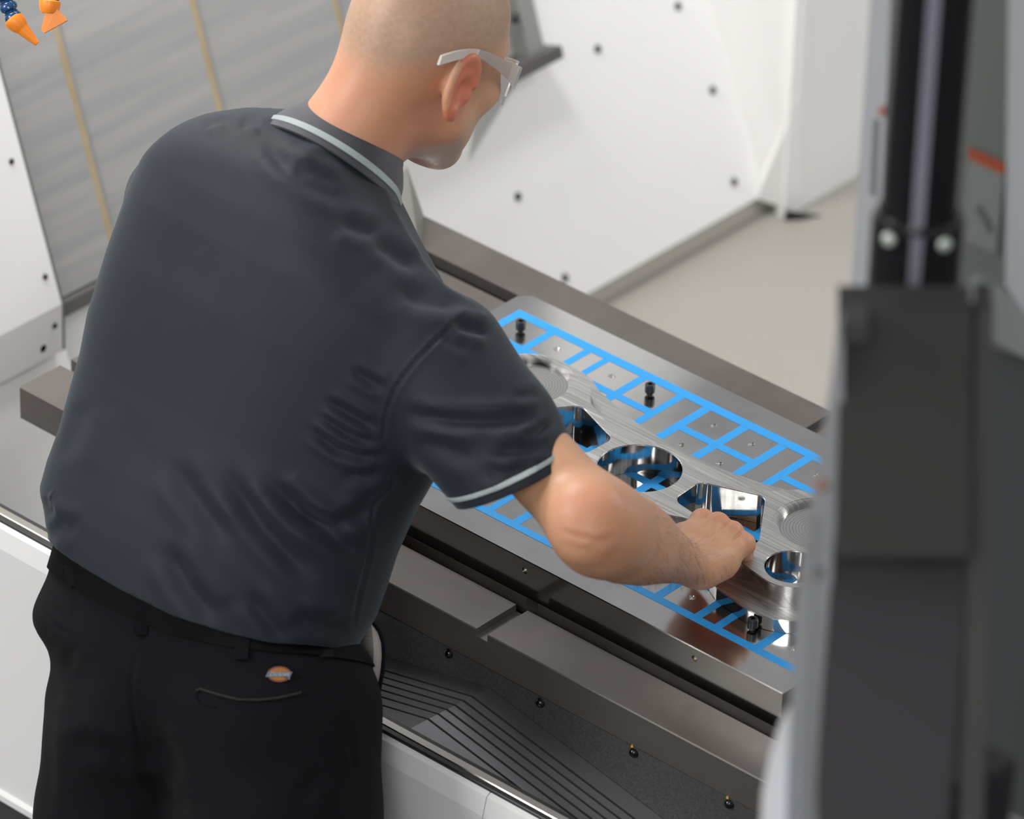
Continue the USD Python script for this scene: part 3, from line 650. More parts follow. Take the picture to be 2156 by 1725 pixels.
def f_larm(P):
    f = chain(P, [L_SH, L_EL, L_WR], [.055, .042, .030], .02)
    d = np.array([.30, .20, 0])*.3; pal = cone(P, L_WR, L_WR+[.045, .045, -.012], .024, .026); f = smin(f, pal, .02)
    base = L_WR+np.array([.05, .05, -.016])
    for k in range(4):
        a_ = .35+.22*k; b0 = base + np.array([.016*(k-1.5)*.7, -.016*(k-1.5)*.7, 0]); dirn = np.array([math.cos(1.15-.22*k), math.sin(1.15-.22*k), 0])
        f = smin(f, chain(P, [b0, b0+dirn*.042+[0, 0, .002], b0+dirn*.075+[0, 0, -.008]], [.010, .009, .0075], .004), .006)
    f = smin(f, chain(P, [L_WR+[.02, -.01, -.01], L_WR+[.055, -.03, -.02], L_WR+[.08, -.025, -.03]], [.015, .011, .009], .006), .01)
    return f
CH = np.array([-.12, -.60, .80])
def f_core(P):
    f = torso(P, -.016, .05)
    x, t, d = body(P); f = smax(f, -t-.06, .03)
    return f
R_LEG = [PD(600, 1500, 5.935), PD(586, 1725, 5.935)]; L_LEG = [PD(268, 1480, 6.03), PD(258, 1725, 6.03)]
def leg_axis(two, zb=.03):
    a = two[0]; b = two[1]; return a, b, np.array([b[0], b[1]-.03, .42]), np.array([b[0], b[1]-.05, zb])
RA, LA = leg_axis(R_LEG), leg_axis(L_LEG)
def f_legs(P, g=0.):
    f = None
    for ax in (RA, LA):
        l = smin(cone(P, ax[0]+[0, 0, -.03], ax[1], .070, .074), cone(P, ax[1], ax[2], .074, .056), .02); l = smin(l, cone(P, ax[2], ax[3]+[0, 0, .05], .056, .040), .02)
        f = l if f is None else smin(f, l, .012)
    return f
def tomf(m): return m3.Manifold(m3.Mesh(np.asarray(m.vertices, np.float32), np.asarray(m.faces, np.uint32)))
def taubin(m, n=8):
    from scipy.sparse import coo_matrix
    e = np.vstack([m.faces[:, [0, 1]], m.faces[:, [1, 2]], m.faces[:, [2, 0]]]); e = np.vstack([e, e[:, ::-1]]); k = len(m.vertices)
    A = coo_matrix((np.ones(len(e)), (e[:, 0], e[:, 1])), shape=(k, k)).tocsr(); A.data[:] = 1; d = np.asarray(A.sum(1)).ravel()
    v = np.array(m.vertices)
    for _ in range(n):
        for w in (.5, -.52): v = v + w*((A@v)/d[:, None]-v)
    return trimesh.Trimesh(v, m.faces, process=False)
hm = snet(f_head, HEAD-[.17, .19, .26], HEAD+[.17, .19, .17], .0022)
rm = snet(f_rarm, np.minimum.reduce([R_SH, R_EL, R_WR, *[p[3] for p, _ in FING]])-.08, np.maximum.reduce([R_SH, R_EL, R_WR, *[p[3] for p, _ in FING]])+.075, .0019)
lm = snet(f_larm, np.minimum.reduce([L_SH, L_EL, L_WR])-.1, np.maximum.reduce([L_SH, L_EL, L_WR])+.13, .005)
cm = snet(lambda P: smin(f_core(P), f_legs(P, -.012), .05), (-.50, -.86, .03), (.25, -.15, 1.5), .010)
skin_m = m3.Manifold.batch_boolean([tomf(taubin(m, n)) for m, n in ((hm, 5), (rm, 3), (lm, 3), (cm, 4))], m3.OpType.Add)
skin = tri(skin_m)
z4 = lambda *p: [(1380+x/5.989, 1000+y/5.989) for x, y in p]
z0 = lambda *p: [(1000+x/2.994, 1000+y/2.994) for x, y in p]
CREASE = [(z4((600, 555), (680, 525), (770, 468)), 3.2, .0016), (z4((780, 690), (850, 650), (985, 575)), 3.2, .0018), (z4((960, 850), (1010, 790), (1115, 700)), 3.2, .0018),
          (z4((330, 840), (400, 930), (430, 1050), (410, 1220)), 4., .0009), (z4((470, 930), (550, 985), (600, 1080), (620, 1160)), 3.2, .0010), (z4((440, 1010), (470, 1090), (480, 1180)), 2.6, .0007),
          (z4((640, 790), (730, 740), (840, 720)), 3., .0004), (z4((720, 870), (800, 830), (880, 830)), 3., .0004), (z4((560, 700), (640, 640), (700, 560)), 4., .0006), (z4((650, 800), (760, 720), (860, 650)), 4., .0006), (z4((760, 930), (880, 860), (990, 790)), 4., .0006),
          (z0((520, 340), (620, 385), (760, 410), (860, 400)), 7., .0008), (z0((690, 470), (830, 420), (900, 360)), 9., .0006), (z0((560, 420), (700, 500)), 9., .0005)]
skin = fold(skin, CREASE)
man = thing('person', 'man with shaved head in dark polo shirt and black trousers, leaning over the machine', 'person', (-.12, -.62, 0))
"""colour of the skin: shaved scalp and beard shadow, redder neck, ear and elbow"""
q = (skin.vertices-HEAD)@HB
def bump_(v, lo, hi): return np.clip((v-lo)/(hi-lo), 0, 1)
n_ = meshkit.fbm(skin.vertices*38, 3, 5)-.5
hl = q[:, 2]*.86 - q[:, 1]*.42
scalp = bump_(hl + n_*.02, .000, .032)*bump_(-q[:, 1]+.092+.3*q[:, 2], 0, .02)*(np.linalg.norm(q, axis=1) < .17)
beard = bump_(-(q[:, 2]+.028)+.10*n_, 0, .02)*bump_(q[:, 1]-.000, 0, .02)*(np.linalg.norm(q, axis=1) < .16)*bump_(q[:, 2]+.128, 0, .01)
ear_ = bump_(np.abs(q[:, 0]), .079, .086)*(np.abs(q[:, 2]) < .06)*(np.abs(q[:, 1]) < .06)
neck = (1-scalp)*(1-beard)*bump_(-q[:, 1], -.02, .02)*(np.linalg.norm(q, axis=1) < .25)
red = np.clip(ear_*.9 + neck*.35 + np.exp(-(np.linalg.norm(skin.vertices-(R_EL+fe*.01-fd*.012-FW*.03), axis=1)/.035)**2)*.55 + sum(np.exp(-(np.linalg.norm(skin.vertices-m, axis=1)/.016)**2)*.35 for m in MC), 0, 1)
C0, CS, CB, CR = np.array([.58, .315, .185]), np.array([.42, .270, .185]), np.array([.47, .285, .185]), np.array([.53, .175, .105])
col = C0*(1-scalp[:, None])+CS*scalp[:, None]; col = col*(1-beard[:, None]*.8)+CB*beard[:, None]*.8; col = col*(1-red[:, None])+CR*red[:, None]
n2_ = meshkit.fbm(skin.vertices*260, 2, 9)-.5
col = col*(1+n_[:, None]*.14)*(1+n2_[:, None]*(.08+.20*scalp[:, None]))
SKIN = mat('skin', {'a': ('attribute', {'attribute': 'tint'}), 'c': ('texture_coordinate', {}), 'n': ('noise_texture', {'scale': 240., 'detail': 4.}), 'v': ('voronoi_texture', {'scale': 420.}), 'b': ('bump', {'strength': .22, 'distance': .0007}),
                    'p': ('principled_bsdf', {'roughness': .46, 'specular_ior_level': .42, 'subsurface_weight': .18, 'subsurface_scale': .006, 'subsurface_radius': (1., .35, .2)})},
           [('a.color', 'p.base_color'), ('c.object', 'n.vector'), ('n.fac', 'b.height'), ('b.normal', 'p.normal')])
obj('body', skin, SKIN, man, smooth=True, col=col)
# ---------------------------------------------------------------- clothes
zA = lambda *p: [(540+x/3.08, 560+y/3.08) for x, y in p]
zB = lambda *p: [(60+x/2.695, 760+y/2.695) for x, y in p]
zC = lambda *p: [(340+x/2.994, 180+y/2.994) for x, y in p]
FOLDS = [
    (zB((1350, 620), (1400, 720), (1550, 870), (1750, 1010), (1930, 1150)), 15, .0085), (zB((1110, 590), (1200, 760), (1330, 950), (1480, 1110), (1660, 1275)), 16, .0075),
    (zB((800, 540), (920, 750), (1060, 930), (1160, 1060)), 18, .0050), (zB((760, 1020), (900, 1280), (1030, 1440), (1100, 1500)), 17, .0065), (zB((1230, 1300), (1400, 1530), (1500, 1600)), 13, .0050),
    (zB((1480, 1440), (1650, 1500), (1840, 1505)), 14, .0050), (zB((1560, 360), (1750, 500), (1900, 545), (2060, 550)), 9, .0050), (zB((1620, 290), (1800, 410), (1990, 495)), 8, .0048),
    (zB((1660, 215), (1850, 320), (1990, 400)), 9, .0050), (zB((1820, 40), (1930, 110), (2040, 175)), 9, .0035), (zB((1480, 830), (1620, 910), (1730, 930), (1880, 870), (1990, 770)), 13, .0050),
    (zB((1750, 650), (1900, 650), (2040, 610)), 11, .0030), (zB((60, 780), (110, 850), (160, 830)), 12, .0060), (zB((90, 960), (190, 930), (300, 960)), 14, .0035), (zB((300, 200), (260, 380), (160, 600)), 22, .0040),
    (zC((640, 300), (700, 420), (800, 530), (930, 620), (1080, 690), (1220, 725)), 13, .0046), (zC((780, 420), (900, 520), (1030, 580), (1160, 640)), 10, .0034), (zC((1100, 840), (1250, 905), (1400, 930)), 13, .0050),
    (zC((1320, 950), (1480, 1075), (1640, 1170)), 13, .0052), (zC((1440, 1250), (1600, 1340), (1780, 1370), (1960, 1350)), 15, .0062), (zC((250, 270), (330, 215), (420, 220)), 8, .0034), (zC((480, 270), (550, 225), (640, 235)), 8, .0030),
    (zC((1800, 1490), (1930, 1530), (2080, 1545)), 10, .0042),
    (zA((900, 930), (1100, 985), (1300, 1010), (1550, 1010), (1750, 990), (1910, 940)), 12, .0066), (zA((1700, 1130), (1830, 1070), (1925, 985)), 8, .0040), (zA((1500, 1215), (1700, 1205), (1900, 1130)), 11, .0052),
    (zA((1430, 1330), (1650, 1345), (1850, 1250)), 11, .0042), (zA((1000, 1100), (1250, 1190), (1450, 1290)), 16, .0035), (zA((1180, 430), (1300, 490), (1420, 540)), 12, .0028), (zA((1650, 860), (1790, 835), (1850, 830)), 8, .0022),
    (zA((1250, 360), (1400, 415), (1540, 430)), 10, .0030),
]
SEAMS = [(zA((1450, 240), (1250, 400), (1150, 500), (1050, 600), (960, 710), (900, 800), (860, 900), (835, 1010), (820, 1120), (870, 1230)), 1.8, .0016), (zA((960, 1270), (940, 1320), (870, 1440), (760, 1555), (750, 1640), (752, 1725)), 1.8, .0012),
         (zB((1950, 850), (1945, 1000), (1920, 1150), (1880, 1300), (1850, 1450), (1840, 1560)), 1.8, .0012)]
SL_S, SL_H = PD(925, 755, 5.865), PD(1090, 1004, 5.800)
hemdir = .43*RT - .90*UP
HEMC = PD(1094, 1008, 5.80)
def hemg(p): q = np.asarray(p)-HEMC; return q@hemdir + .16*(q@FW)        # > 0 beyond the sleeve's end
LHC = L_SH + (L_EL-L_SH)*.62; LHD = unit(L_EL-L_SH)
def f_shirt(P):
    f = torso(P, .003, .045)
    up = SL_H + (SL_H-SL_S)*.35
    s = cone(P, SL_S, up, .0660, .0475); s = smin(s, cone(P, PD(898, 800, 5.85), PD(1062, 1022, 5.80), .0600, .0455), .045)
    s = smin(s, chain(P, [PD(950, 745, 5.87), PD(1075, 892, 5.82), PD(1138, 972, 5.80)], [.0470, .0395, .0335], .03), .03)
    f = smin(f, s, .014)
    l = cone(P, L_SH, L_SH+(L_EL-L_SH)*.9, .0530, .0520); f = smin(f, l, .04)
    return f
lo = HIP+[-.52, -.26, -.11]; hi = HIP+[.53, .48, .56]
sm = taubin(snet(f_shirt, lo, hi, .0045), 5)
v, f = trimesh.remesh.subdivide(sm.vertices, sm.faces); sm = trimesh.Trimesh(v, f, process=False); sm = taubin(sm, 3)
sm = fold(sm, [(l, w*1.3, d_*.80) for l, w, d_ in FOLDS]); sm = taubin(sm, 1); sm = fold(sm, [(l, 4.6, .0013) for l, w, d_ in SEAMS])
x, t, d = body(sm.vertices)
hem_t = np.interp(x*ESX + d*ESN*.0, [-.30, -.02, .04, .085, .12, .15, .19], [.000, -.002, .000, .007, .016, .034, .060])
sm2 = clip_mesh(sm, t-hem_t)
g = -hemg(sm2.vertices); far = (torso(sm2.vertices) < .014) | ((sm2.vertices-SL_S)@unit(SL_H-SL_S) < .02)
g = np.where(far, .2, g); sm2 = clip_mesh(sm2, g)
gl = -((sm2.vertices-LHC)@LHD); gl = np.where((sm2.vertices-L_SH)@LHD < .06, .2, gl); gl = np.where(body(sm2.vertices)[0] > -.20, .2, gl); sm2 = clip_mesh(sm2, gl)
SHIRT = mat('polo_cloth', {'c': ('texture_coordinate', {}), 'n': ('noise_texture', {'scale': 900., 'detail': 2.}), 'n2': ('noise_texture', {'scale': 14., 'detail': 3.}), 'r': ('rgb_ramp', {'ramp': [(.3, (.0108, .0142, .0205)), (.7, (.0132, .0172, .0242))]}),
    'b': ('bump', {'strength': .10, 'distance': .0004}), 'p': ('principled_bsdf', {'roughness': .62, 'specular_ior_level': .22, 'sheen_weight': .13, 'sheen_roughness': .45, 'sheen_tint': (.75, .88, .95)})},
    [('c.object', 'n.vector'), ('c.object', 'n2.vector'), ('n2.fac', 'r.fac'), ('r.color', 'p.base_color'), ('n.fac', 'b.height'), ('b.normal', 'p.normal')])
PIPING = plain('grey_piping', (.30, .345, .35), .6)
shirt = obj('polo_shirt', solidify(sm2, .0022), SHIRT, man, smooth=True, label='dark slate polo shirt')
gg = -hemg(sm2.vertices); gg = np.where((torso(sm2.vertices) < .014) | ((sm2.vertices-SL_S)@unit(SL_H-SL_S) < .05), -1, gg)
band = clip_mesh(sm2, gg-.0090); g2 = .0140+hemg(band.vertices); band = clip_mesh(band, g2)
obj('sleeve_piping', solidify(band, .0020, .0012), PIPING, shirt, smooth=True, label='light grey piping round the sleeve')

# collar: a fold-over leaf round the neck
CAX = unit(COLT-COLB); ca = unit(np.cross([0, 1, 0], CAX)); cb = np.cross(CAX, ca)          # ca to the right, cb to the back
if cb[1] > 0: cb = -cb
def collar_pt(th, r, h, flat=1.08):
    return COLB + ca*math.sin(th)*r*flat + cb*math.cos(th)*r + CAX*h
hC = .044
ths = np.linspace(-math.radians(152), math.radians(152), 97)
def collar_mesh(profile):
    n = len(profile); V, F = [], []
    for th_ in ths:
        drop = -.010*max(0., abs(th_)-1.6)
        for r, h in profile: V.append(collar_pt(th_, r, h + (drop if h < hC*.5 else drop*.5)))
    for i in range(len(ths)-1):
        for j in range(n):
            k = (j+1) % n; F += [(i*n+j, i*n+k, (i+1)*n+k), (i*n+j, (i+1)*n+k, (i+1)*n+j)]
    c0 = [tuple(range(n))]; 
    for e in (0, len(ths)-1):
        V.append(np.mean([V[e*n+j] for j in range(n)], 0)); c_ = len(V)-1
        for j in range(n):
            k = (j+1) % n; F.append((c_, e*n+k, e*n+j) if e == 0 else (c_, e*n+j, e*n+k))
    m = trimesh.Trimesh(np.array(V), F, process=False)
    if m.volume < 0: m.invert()
    return m
rb_, rt_ = .0850, .0610
leaf = [(rb_+(rt_-rb_)*t_, hC*(-.06+1.06*t_) + .0035*math.sin(t_*math.pi)) for t_ in np.linspace(0, 1, 9)]
prof = leaf + [(rt_-.0012, hC+.0030), (rt_-.0040, hC+.0030), (rt_-.0052, hC+.0005)] + [(rt_-.0045+.004*t_, hC*(1-t_)-.03*t_) for t_ in (.35, .7, 1.)] + [(rt_+.0015, -.03), (rt_-.0005, hC*.45)] + [(r-.0024, h-.0010) for r, h in leaf[6::-1]]
COLLAR = plain('collar_cloth', (.026, .028, .038), .65, bump=.2, bscale=700., sheen_weight=.25)
col_o = obj('collar', collar_mesh(prof), COLLAR, shirt, smooth=40)
r0 = lambda t_: (rb_+(rt_-rb_)*t_, hC*(-.06+1.06*t_)+.0035*math.sin(t_*math.pi))
pp = [(r0(t_)[0]+.0010, r0(t_)[1]+.0005) for t_ in (.13, .17, .215, .26)] + [(r0(t_)[0]-.001, r0(t_)[1]-.0005) for t_ in (.26, .13)]
obj('collar_piping', collar_mesh(pp), PIPING, shirt, smooth=40, label='light grey stripe on the collar')

# trousers
def f_trousers(P, g=0.):
    x, t, d = body(P)
    f = smax(smax(torso(P, -.006+g, .02), t-.012, .006), -t-.115, .05)
    lg_ = None
    for ax, s in ((RA, .105), (LA, .090)):
        l = smin(cone(P, ax[0], ax[1], s-.003+g, s+g), cone(P, ax[1], ax[2], s+g, .090+g), .02); l = smin(l, cone(P, ax[2], ax[3], .090+g, .092+g), .02)
        l = smin(l, ell(P, ax[0]+[(-.02 if s > .1 else .042), -.035, -.01], np.array([s-.012, .085, .10])+g), .03)
        lg_ = l if lg_ is None else smin(lg_, l, .028)
    f = smin(f, lg_, .025)
    return smax(f, .02-P[:, 2], .004)
tlo = np.minimum.reduce([RA[3], LA[3]])-[.16, .16, .02]; thi = np.maximum.reduce([RA[0], LA[0]])+[.2, .22, .26]; tlo[2] = .0
tm = taubin(snet(f_trousers, tlo, thi, .0060), 5)
v, f = trimesh.remesh.subdivide(tm.vertices, tm.faces); tm = taubin(trimesh.Trimesh(v, f, process=False), 3)
zP = lambda *p: [(x/2.3956, 1100+y/2.3956) for x, y in p]
TF = [(zP((240, 720), (260, 830), (300, 930)), 12, .004), (zP((320, 1180), (430, 1130), (560, 1160), (680, 1270)), 16, .006), (zP((760, 1080), (850, 1150), (880, 1260), (870, 1340)), 15, .005), (zP((690, 1280), (800, 1330), (900, 1420), (960, 1497)), 14, .006),
      (zP((240, 900), (235, 1100), (240, 1350), (260, 1497)), 12, .004), (zP((1480, 1450), (1560, 1340), (1650, 1240)), 14, .003), (zP((380, 600), (350, 700), (340, 800)), 9, .002)]
TS = [(zP((700, 590), (680, 700), (660, 850), (680, 1000), (720, 1200)), 1.8, .0014), (zP((205, 330), (260, 430), (330, 500), (385, 550)), 2., .0015), (zP((205, 420), (300, 540), (380, 580)), 2., .0012), (zP((1770, 990), (1770, 1150), (1790, 1300)), 2, .0012)]
tm = fold(tm, [(l, w*1.3, d_*.7) for l, w, d_ in TF]); tm = fold(tm, [(l, 5.5, .0011) for l, w, d_ in TS])
PANTS = varied('twill_trousers', (.0042, .0039, .0053), (.0058, .0054, .0070), 25., rough=.82, rough2=.9, spec=.10, bump=.12, dist=.0003, sheen_weight=.02, sheen_roughness=.6)
trs = obj('trousers', tm, PANTS, man, smooth=True, label='black work trousers')
tv = proj(tm.vertices)
def onmesh(px, py, lift=.001, rad=9):
    k = np.where((np.abs(tv[:, 0]-px) < rad) & (np.abs(tv[:, 1]-py) < rad))[0]
    if not len(k): return PD(px, py, 5.95)
    w = np.sort(tv[k, 2])[:max(1, len(k)//4)]; w = w.min() if len(w) < 3 else np.median(w)
    return PD(px, py, w-lift)
# belt ring under the shirt hem, with loops
def ring_pt(th_, t_, grow):
    cx = np.interp(t_, KT, CXs/ESX); c_, s_ = math.cos(th_), math.sin(th_); al, ar, bb, bf = (np.interp(t_, KT, v) for v in (AL, AR, BB, BF))
    a = (ar if c_ > 0 else al)+grow; b = (bf if s_ > 0 else bb)+grow; e = 2/2.25
    return frombody(cx + a*math.copysign(abs(c_)**e, c_), t_, b*math.copysign(abs(s_)**e, s_))
def ring_band(t0, t1, g0, g1, th0=0., th1=2*math.pi, n=120, slope=lambda th_: 0.):
    V, F = [], []
    ts = np.linspace(th0, th1, n)
    for th_ in ts:
        o = slope(th_)
        for t_, g_ in ((t0, g0), (t0, g1), ((t0+t1)/2, g1+.0008), (t1, g1), (t1, g0)): V.append(ring_pt(th_, t_+o, g_))
    for i in range(n-1):
        for j in range(5):
            k = (j+1) % 5; F += [(i*5+j, i*5+k, (i+1)*5+k), (i*5+j, (i+1)*5+k, (i+1)*5+j)]
    for e in (0, n-1):
        for j in (1, 2, 3): F.append((e*5, e*5+j+1, e*5+j) if e == 0 else (e*5, e*5+j, e*5+j+1))
    m = trimesh.Trimesh(np.array(V), F, process=False)
    if m.volume < 0: m.invert()
    return m
BELT = plain('belt_leather', (.0030, .0029, .0028), .65, spec=.08)
bs = body(tm.vertices); low_t = np.interp(bs[0]*ESX, [-.25, -.14, -.05, .035, .09, .12, .16], [-.029, -.029, -.027, -.021, -.006, .006, .026])
g_ = bs[1]-low_t; bm = clip_mesh(tm, np.minimum(g_, .036-g_))
bt = obj('belt', solidify(bm, .006, .0032), BELT, man, smooth=35, label='black leather belt')
def ribbon_on(pts, w, th_, lift):
    P = np.array([onmesh(x, y, lift, 7) for x, y in pts]); P = gaussian_filter1d(P, 1., axis=0, mode='nearest'); V, F = [], []; n = len(P)
    for p in P: V += [p-RT*w/2, p+RT*w/2, p+RT*w/2+FW*th_, p-RT*w/2+FW*th_]
    for i in range(n-1):
        for j in range(4): k = (j+1) % 4; F += [(i*4+j, i*4+k, (i+1)*4+k), (i*4+j, (i+1)*4+k, (i+1)*4+j)]
    F += [(0, 2, 1), (0, 3, 2), (n*4-4, n*4-3, n*4-2), (n*4-4, n*4-2, n*4-1)]
    m = trimesh.Trimesh(np.array(V), F, process=False)
    if m.volume < 0: m.invert()
    return m
for px, y0, y1, dx in ((148, 1188, 1238, 6), (302, 1255, 1342, -8), (512, 1330, 1392, -6), (688, 1368, 1385, -2)):
    obj('belt_loop', ribbon_on([(px+dx*t_, y0+(y1-y0)*t_) for t_ in np.linspace(0, 1, 7)], .0145, .008, .0055), PANTS, trs, smooth=30)
pkt = [onmesh(x, y, .0012) for x, y in zP((990, 850), (1010, 842), (1100, 870), (1200, 895), (1300, 898), (1400, 888), (1500, 865), (1520, 860))]
obj('back_pocket_welt', tube(pkt, .0016, 8), plain('welt', (.003, .003, .0035), .8), trs, smooth=60)
eye_ = [onmesh(x, y, .0012) for x, y in zP((990, 850), (985, 880), (1000, 910), (1080, 930))]
obj('pocket_stitch', tube(eye_, .0007, 6), PANTS, trs, smooth=60)
# patch with an orange oval and a grey-blue lettered ribbon
c0 = onmesh(588, 1420, .0012, 12)
nn = -FW*.9 + UP*.1; nn = unit(nn); ex = unit(RT - nn*(RT@nn)); ey = np.cross(nn, ex)
def patch(pts, lift, th_=.0007): return slab([c0 + ex*x + ey*y + nn*lift for x, y in pts], nn, th_)
pxm = 5.88/FPX
OR_, OR2, GB, GB2 = plain('patch_orange', (.33, .115, .015), .7), plain('patch_rust', (.16, .045, .03), .7), plain('patch_ribbon', (.10, .13, .17), .7), plain('patch_letter', (.30, .32, .36), .7)
lg = obj('maker_patch', patch([(25.5*pxm*math.cos(a), 16.5*pxm*math.sin(a)) for a in np.linspace(0, 2*math.pi, 40)[:-1]], .0008), OR2, trs, smooth=False, label='small orange oval maker\'s patch with a grey ribbon')
oo = cat([patch([(21.5*pxm*math.cos(a), 13*pxm*math.sin(a)) for a in np.linspace(0, 2*math.pi, 40)[:-1]], .0012), ])
rib = cat([patch([(x*pxm, y*pxm) for x, y in [(-29, -6), (-24, 4.5), (28, 4.5), (23, -4.5), (22, -12), (16, -5.5), (-22, -6)]], .0017)])
obj('patch_oval', oo, OR_, trs, smooth=False, label='orange oval of the patch'); obj('patch_ribbon', rib, GB, trs, smooth=False, label='grey-blue ribbon of the patch')
tx = meshkit.text_mesh('Dickies', 8.2*pxm, .0004, bold=True); wd = tx.bounds[1][0]; tx.vertices[:, 0] += tx.vertices[:, 1]*.35; s_ = 42*pxm/wd
tv_ = tx.vertices*[s_, 1, 1]; tx.vertices = c0 + np.outer(tv_[:, 0]-21*pxm, ex) + np.outer(tv_[:, 1]-4.2*pxm, ey) + np.outer(tv_[:, 2]+.0018, nn)
obj('patch_lettering', tx, GB2, trs, smooth=False, label='woven lettering')
# gaping side pocket with its pale lining
outer = [(784, 1312), (798, 1328), (806, 1352), (808, 1380), (805, 1415), (797, 1455), (782, 1495), (764, 1530), (744, 1558)]
inner = [(782, 1318), (785, 1340), (787, 1370), (786, 1405), (782, 1440), (770, 1480), (757, 1515), (745, 1545)]
lin = [PD(x, y, 5.965) for x, y in outer] + [PD(x, y, 5.958) for x, y in inner[::-1]]
L3 = np.array(lin); k9 = len(outer)
Fp = []
ip = [PD(x, y, 5.958) for x, y in inner]; op = [PD(x, y, 5.965) for x, y in outer]
def resample(p, n): p = np.array(p); s = np.r_[0, np.cumsum(np.linalg.norm(np.diff(p, axis=0), axis=1))]; return np.stack([np.interp(np.linspace(0, s[-1], n), s, p[:, k]) for k in range(3)], 1)
ip, op = resample(ip, 24), resample(op, 24)
V = np.vstack([op, ip]); F = [(i, i+1, 24+i+1) for i in range(23)] + [(i, 24+i+1, 24+i) for i in range(23)]
strip = trimesh.Trimesh(V, F, process=False)
if (normals(strip)@FW).mean() > 0: strip.invert()
obj('pocket_lining', solidify(strip, .02), plain('pocket_lining', (.33, .30, .29), .8), trs, smooth=30, label='pale grey lining of the gaping side pocket')
obj('pocket_edge', tube(resample(op, 40), .0026, 8), PANTS, trs, smooth=60)
# shoes (below the picture)
for ax in (RA, LA):
    b = ax[3]; sh = m3.Manifold.hull_points(np.array([(b[0]+x, b[1]+y, z) for x, y, z in [(-.045, -.08, .002), (.045, -.08, .002), (-.05, .10, .002), (.05, .10, .002), (-.03, .17, .002), (.03, .17, .002), (-.03, .18, .02), (.03, .18, .02), (-.045, .08, .06), (.045, .08, .06), (-.04, -.08, .09), (.04, -.08, .09), (-.035, .02, .10), (.035, .02, .10)]]))
    obj('shoe', tri(sh), BELT, man, smooth=30)

# ---------------------------------------------------------------- safety glasses (worn)
gl_ = thing('safety_glasses', 'clear wraparound safety glasses worn over the worker\'s right ear', 'glasses', HEAD)
CLEAR = mat('clear_plastic', {'f': ('fresnel', {'IOR': 1.5}), 't': ('transparent_bsdf', {'color': (.93, .94, .94)}), 'g': ('glossy_bsdf', {'roughness': .05, 'color': (1, 1, 1)}), 'd': ('translucent_bsdf', {'color': (.9, .9, .9)}), 'm': ('mix_closure', {}), 'm2': ('mix_closure', {'fac': .28})},
            [('f.fac', 'm.fac'), ('t.BSDF', 'm.closure1'), ('g.BSDF', 'm.closure2'), ('m.closure', 'm2.closure1'), ('d.BSDF', 'm2.closure2')], surface='m2.closure')
MILKY = plain('milky_plastic', (.82, .78, .74), .25, transmission_weight=.45, ior=1.3)
def ribbon(pts, hs, th_):
    """a strip standing on edge along points in head coordinates; hs: (above, below) at each point"""
    V, F = [], []; n = len(pts); P = np.array(pts)
    tg = np.gradient(P, axis=0)
    for (r, f_, u), (a, b), t in zip(pts, hs, tg):
        o = unit(np.cross(t, [0, 0, 1]))*th_/2
        for du, sg_ in ((a, 1), (a, -1), (-b, -1), (-b, 1)): V.append(head(r+sg_*o[0], f_+sg_*o[1], u+du))
    for i in range(n-1):
        for j in range(4):
            k = (j+1) % 4; F += [(i*4+j, i*4+k, (i+1)*4+k), (i*4+j, (i+1)*4+k, (i+1)*4+j)]
    F += [(0, 2, 1), (0, 3, 2), (n*4-4, n*4-3, n*4-2), (n*4-4, n*4-2, n*4-1)]
    m = trimesh.Trimesh(np.array(V), F, process=False)
    if m.volume < 0: m.invert()
    return m
def spl(pts, n):
    p = np.array(pts, float); s = np.r_[0, np.cumsum(np.linalg.norm(np.diff(p[:, :3], axis=0), axis=1))]
    from scipy.interpolate import CubicSpline
    return CubicSpline(s, p)(np.linspace(0, s[-1], n))
for sd in (1, -1):
    a = spl([(sd*.0765, -.088, .000, .0050, .0050), (sd*.0815, -.062, .0125, .0050, .0050), (sd*.0850, -.036, .0195, .0045, .0045), (sd*.0845, .000, .0185, .0050, .0060), (sd*.0800, .045, .0150, .0070, .0095), (sd*.0715, .083, .0120, .0085, .0160)], 26)
    if sd < 0: a[:, 1] += np.linspace(.045, 0, 26)**1.0; a[:, 0] += np.linspace(.004, 0, 26)
    cut_ = 9
    obj('temple', ribbon(a[cut_-1:, :3], a[cut_-1:, 3:], .0026), CLEAR, gl_, smooth=40)
    obj('temple_tip', ribbon(a[:cut_, :3], a[:cut_, 3:], .0034), MILKY, gl_, smooth=40, label='milky white temple tip')
an = np.linspace(-1.18, 1.18, 41)
lp = [(math.sin(a)*.0775, .046+.066*math.cos(a), .008) for a in an]; lh = [(.0155, .0200+.012*abs(math.sin(a*1.3))-.010*(abs(a) > 1.1)) for a in an]
obj('lens', ribbon(lp, lh, .0022), CLEAR, gl_, smooth=40, label='clear wraparound lens')
obj('brow_rim', ribbon([(r, f_, u+.0165) for r, f_, u in lp], [(.0012, .0012)]*41, .0030), MILKY, gl_, smooth=40)

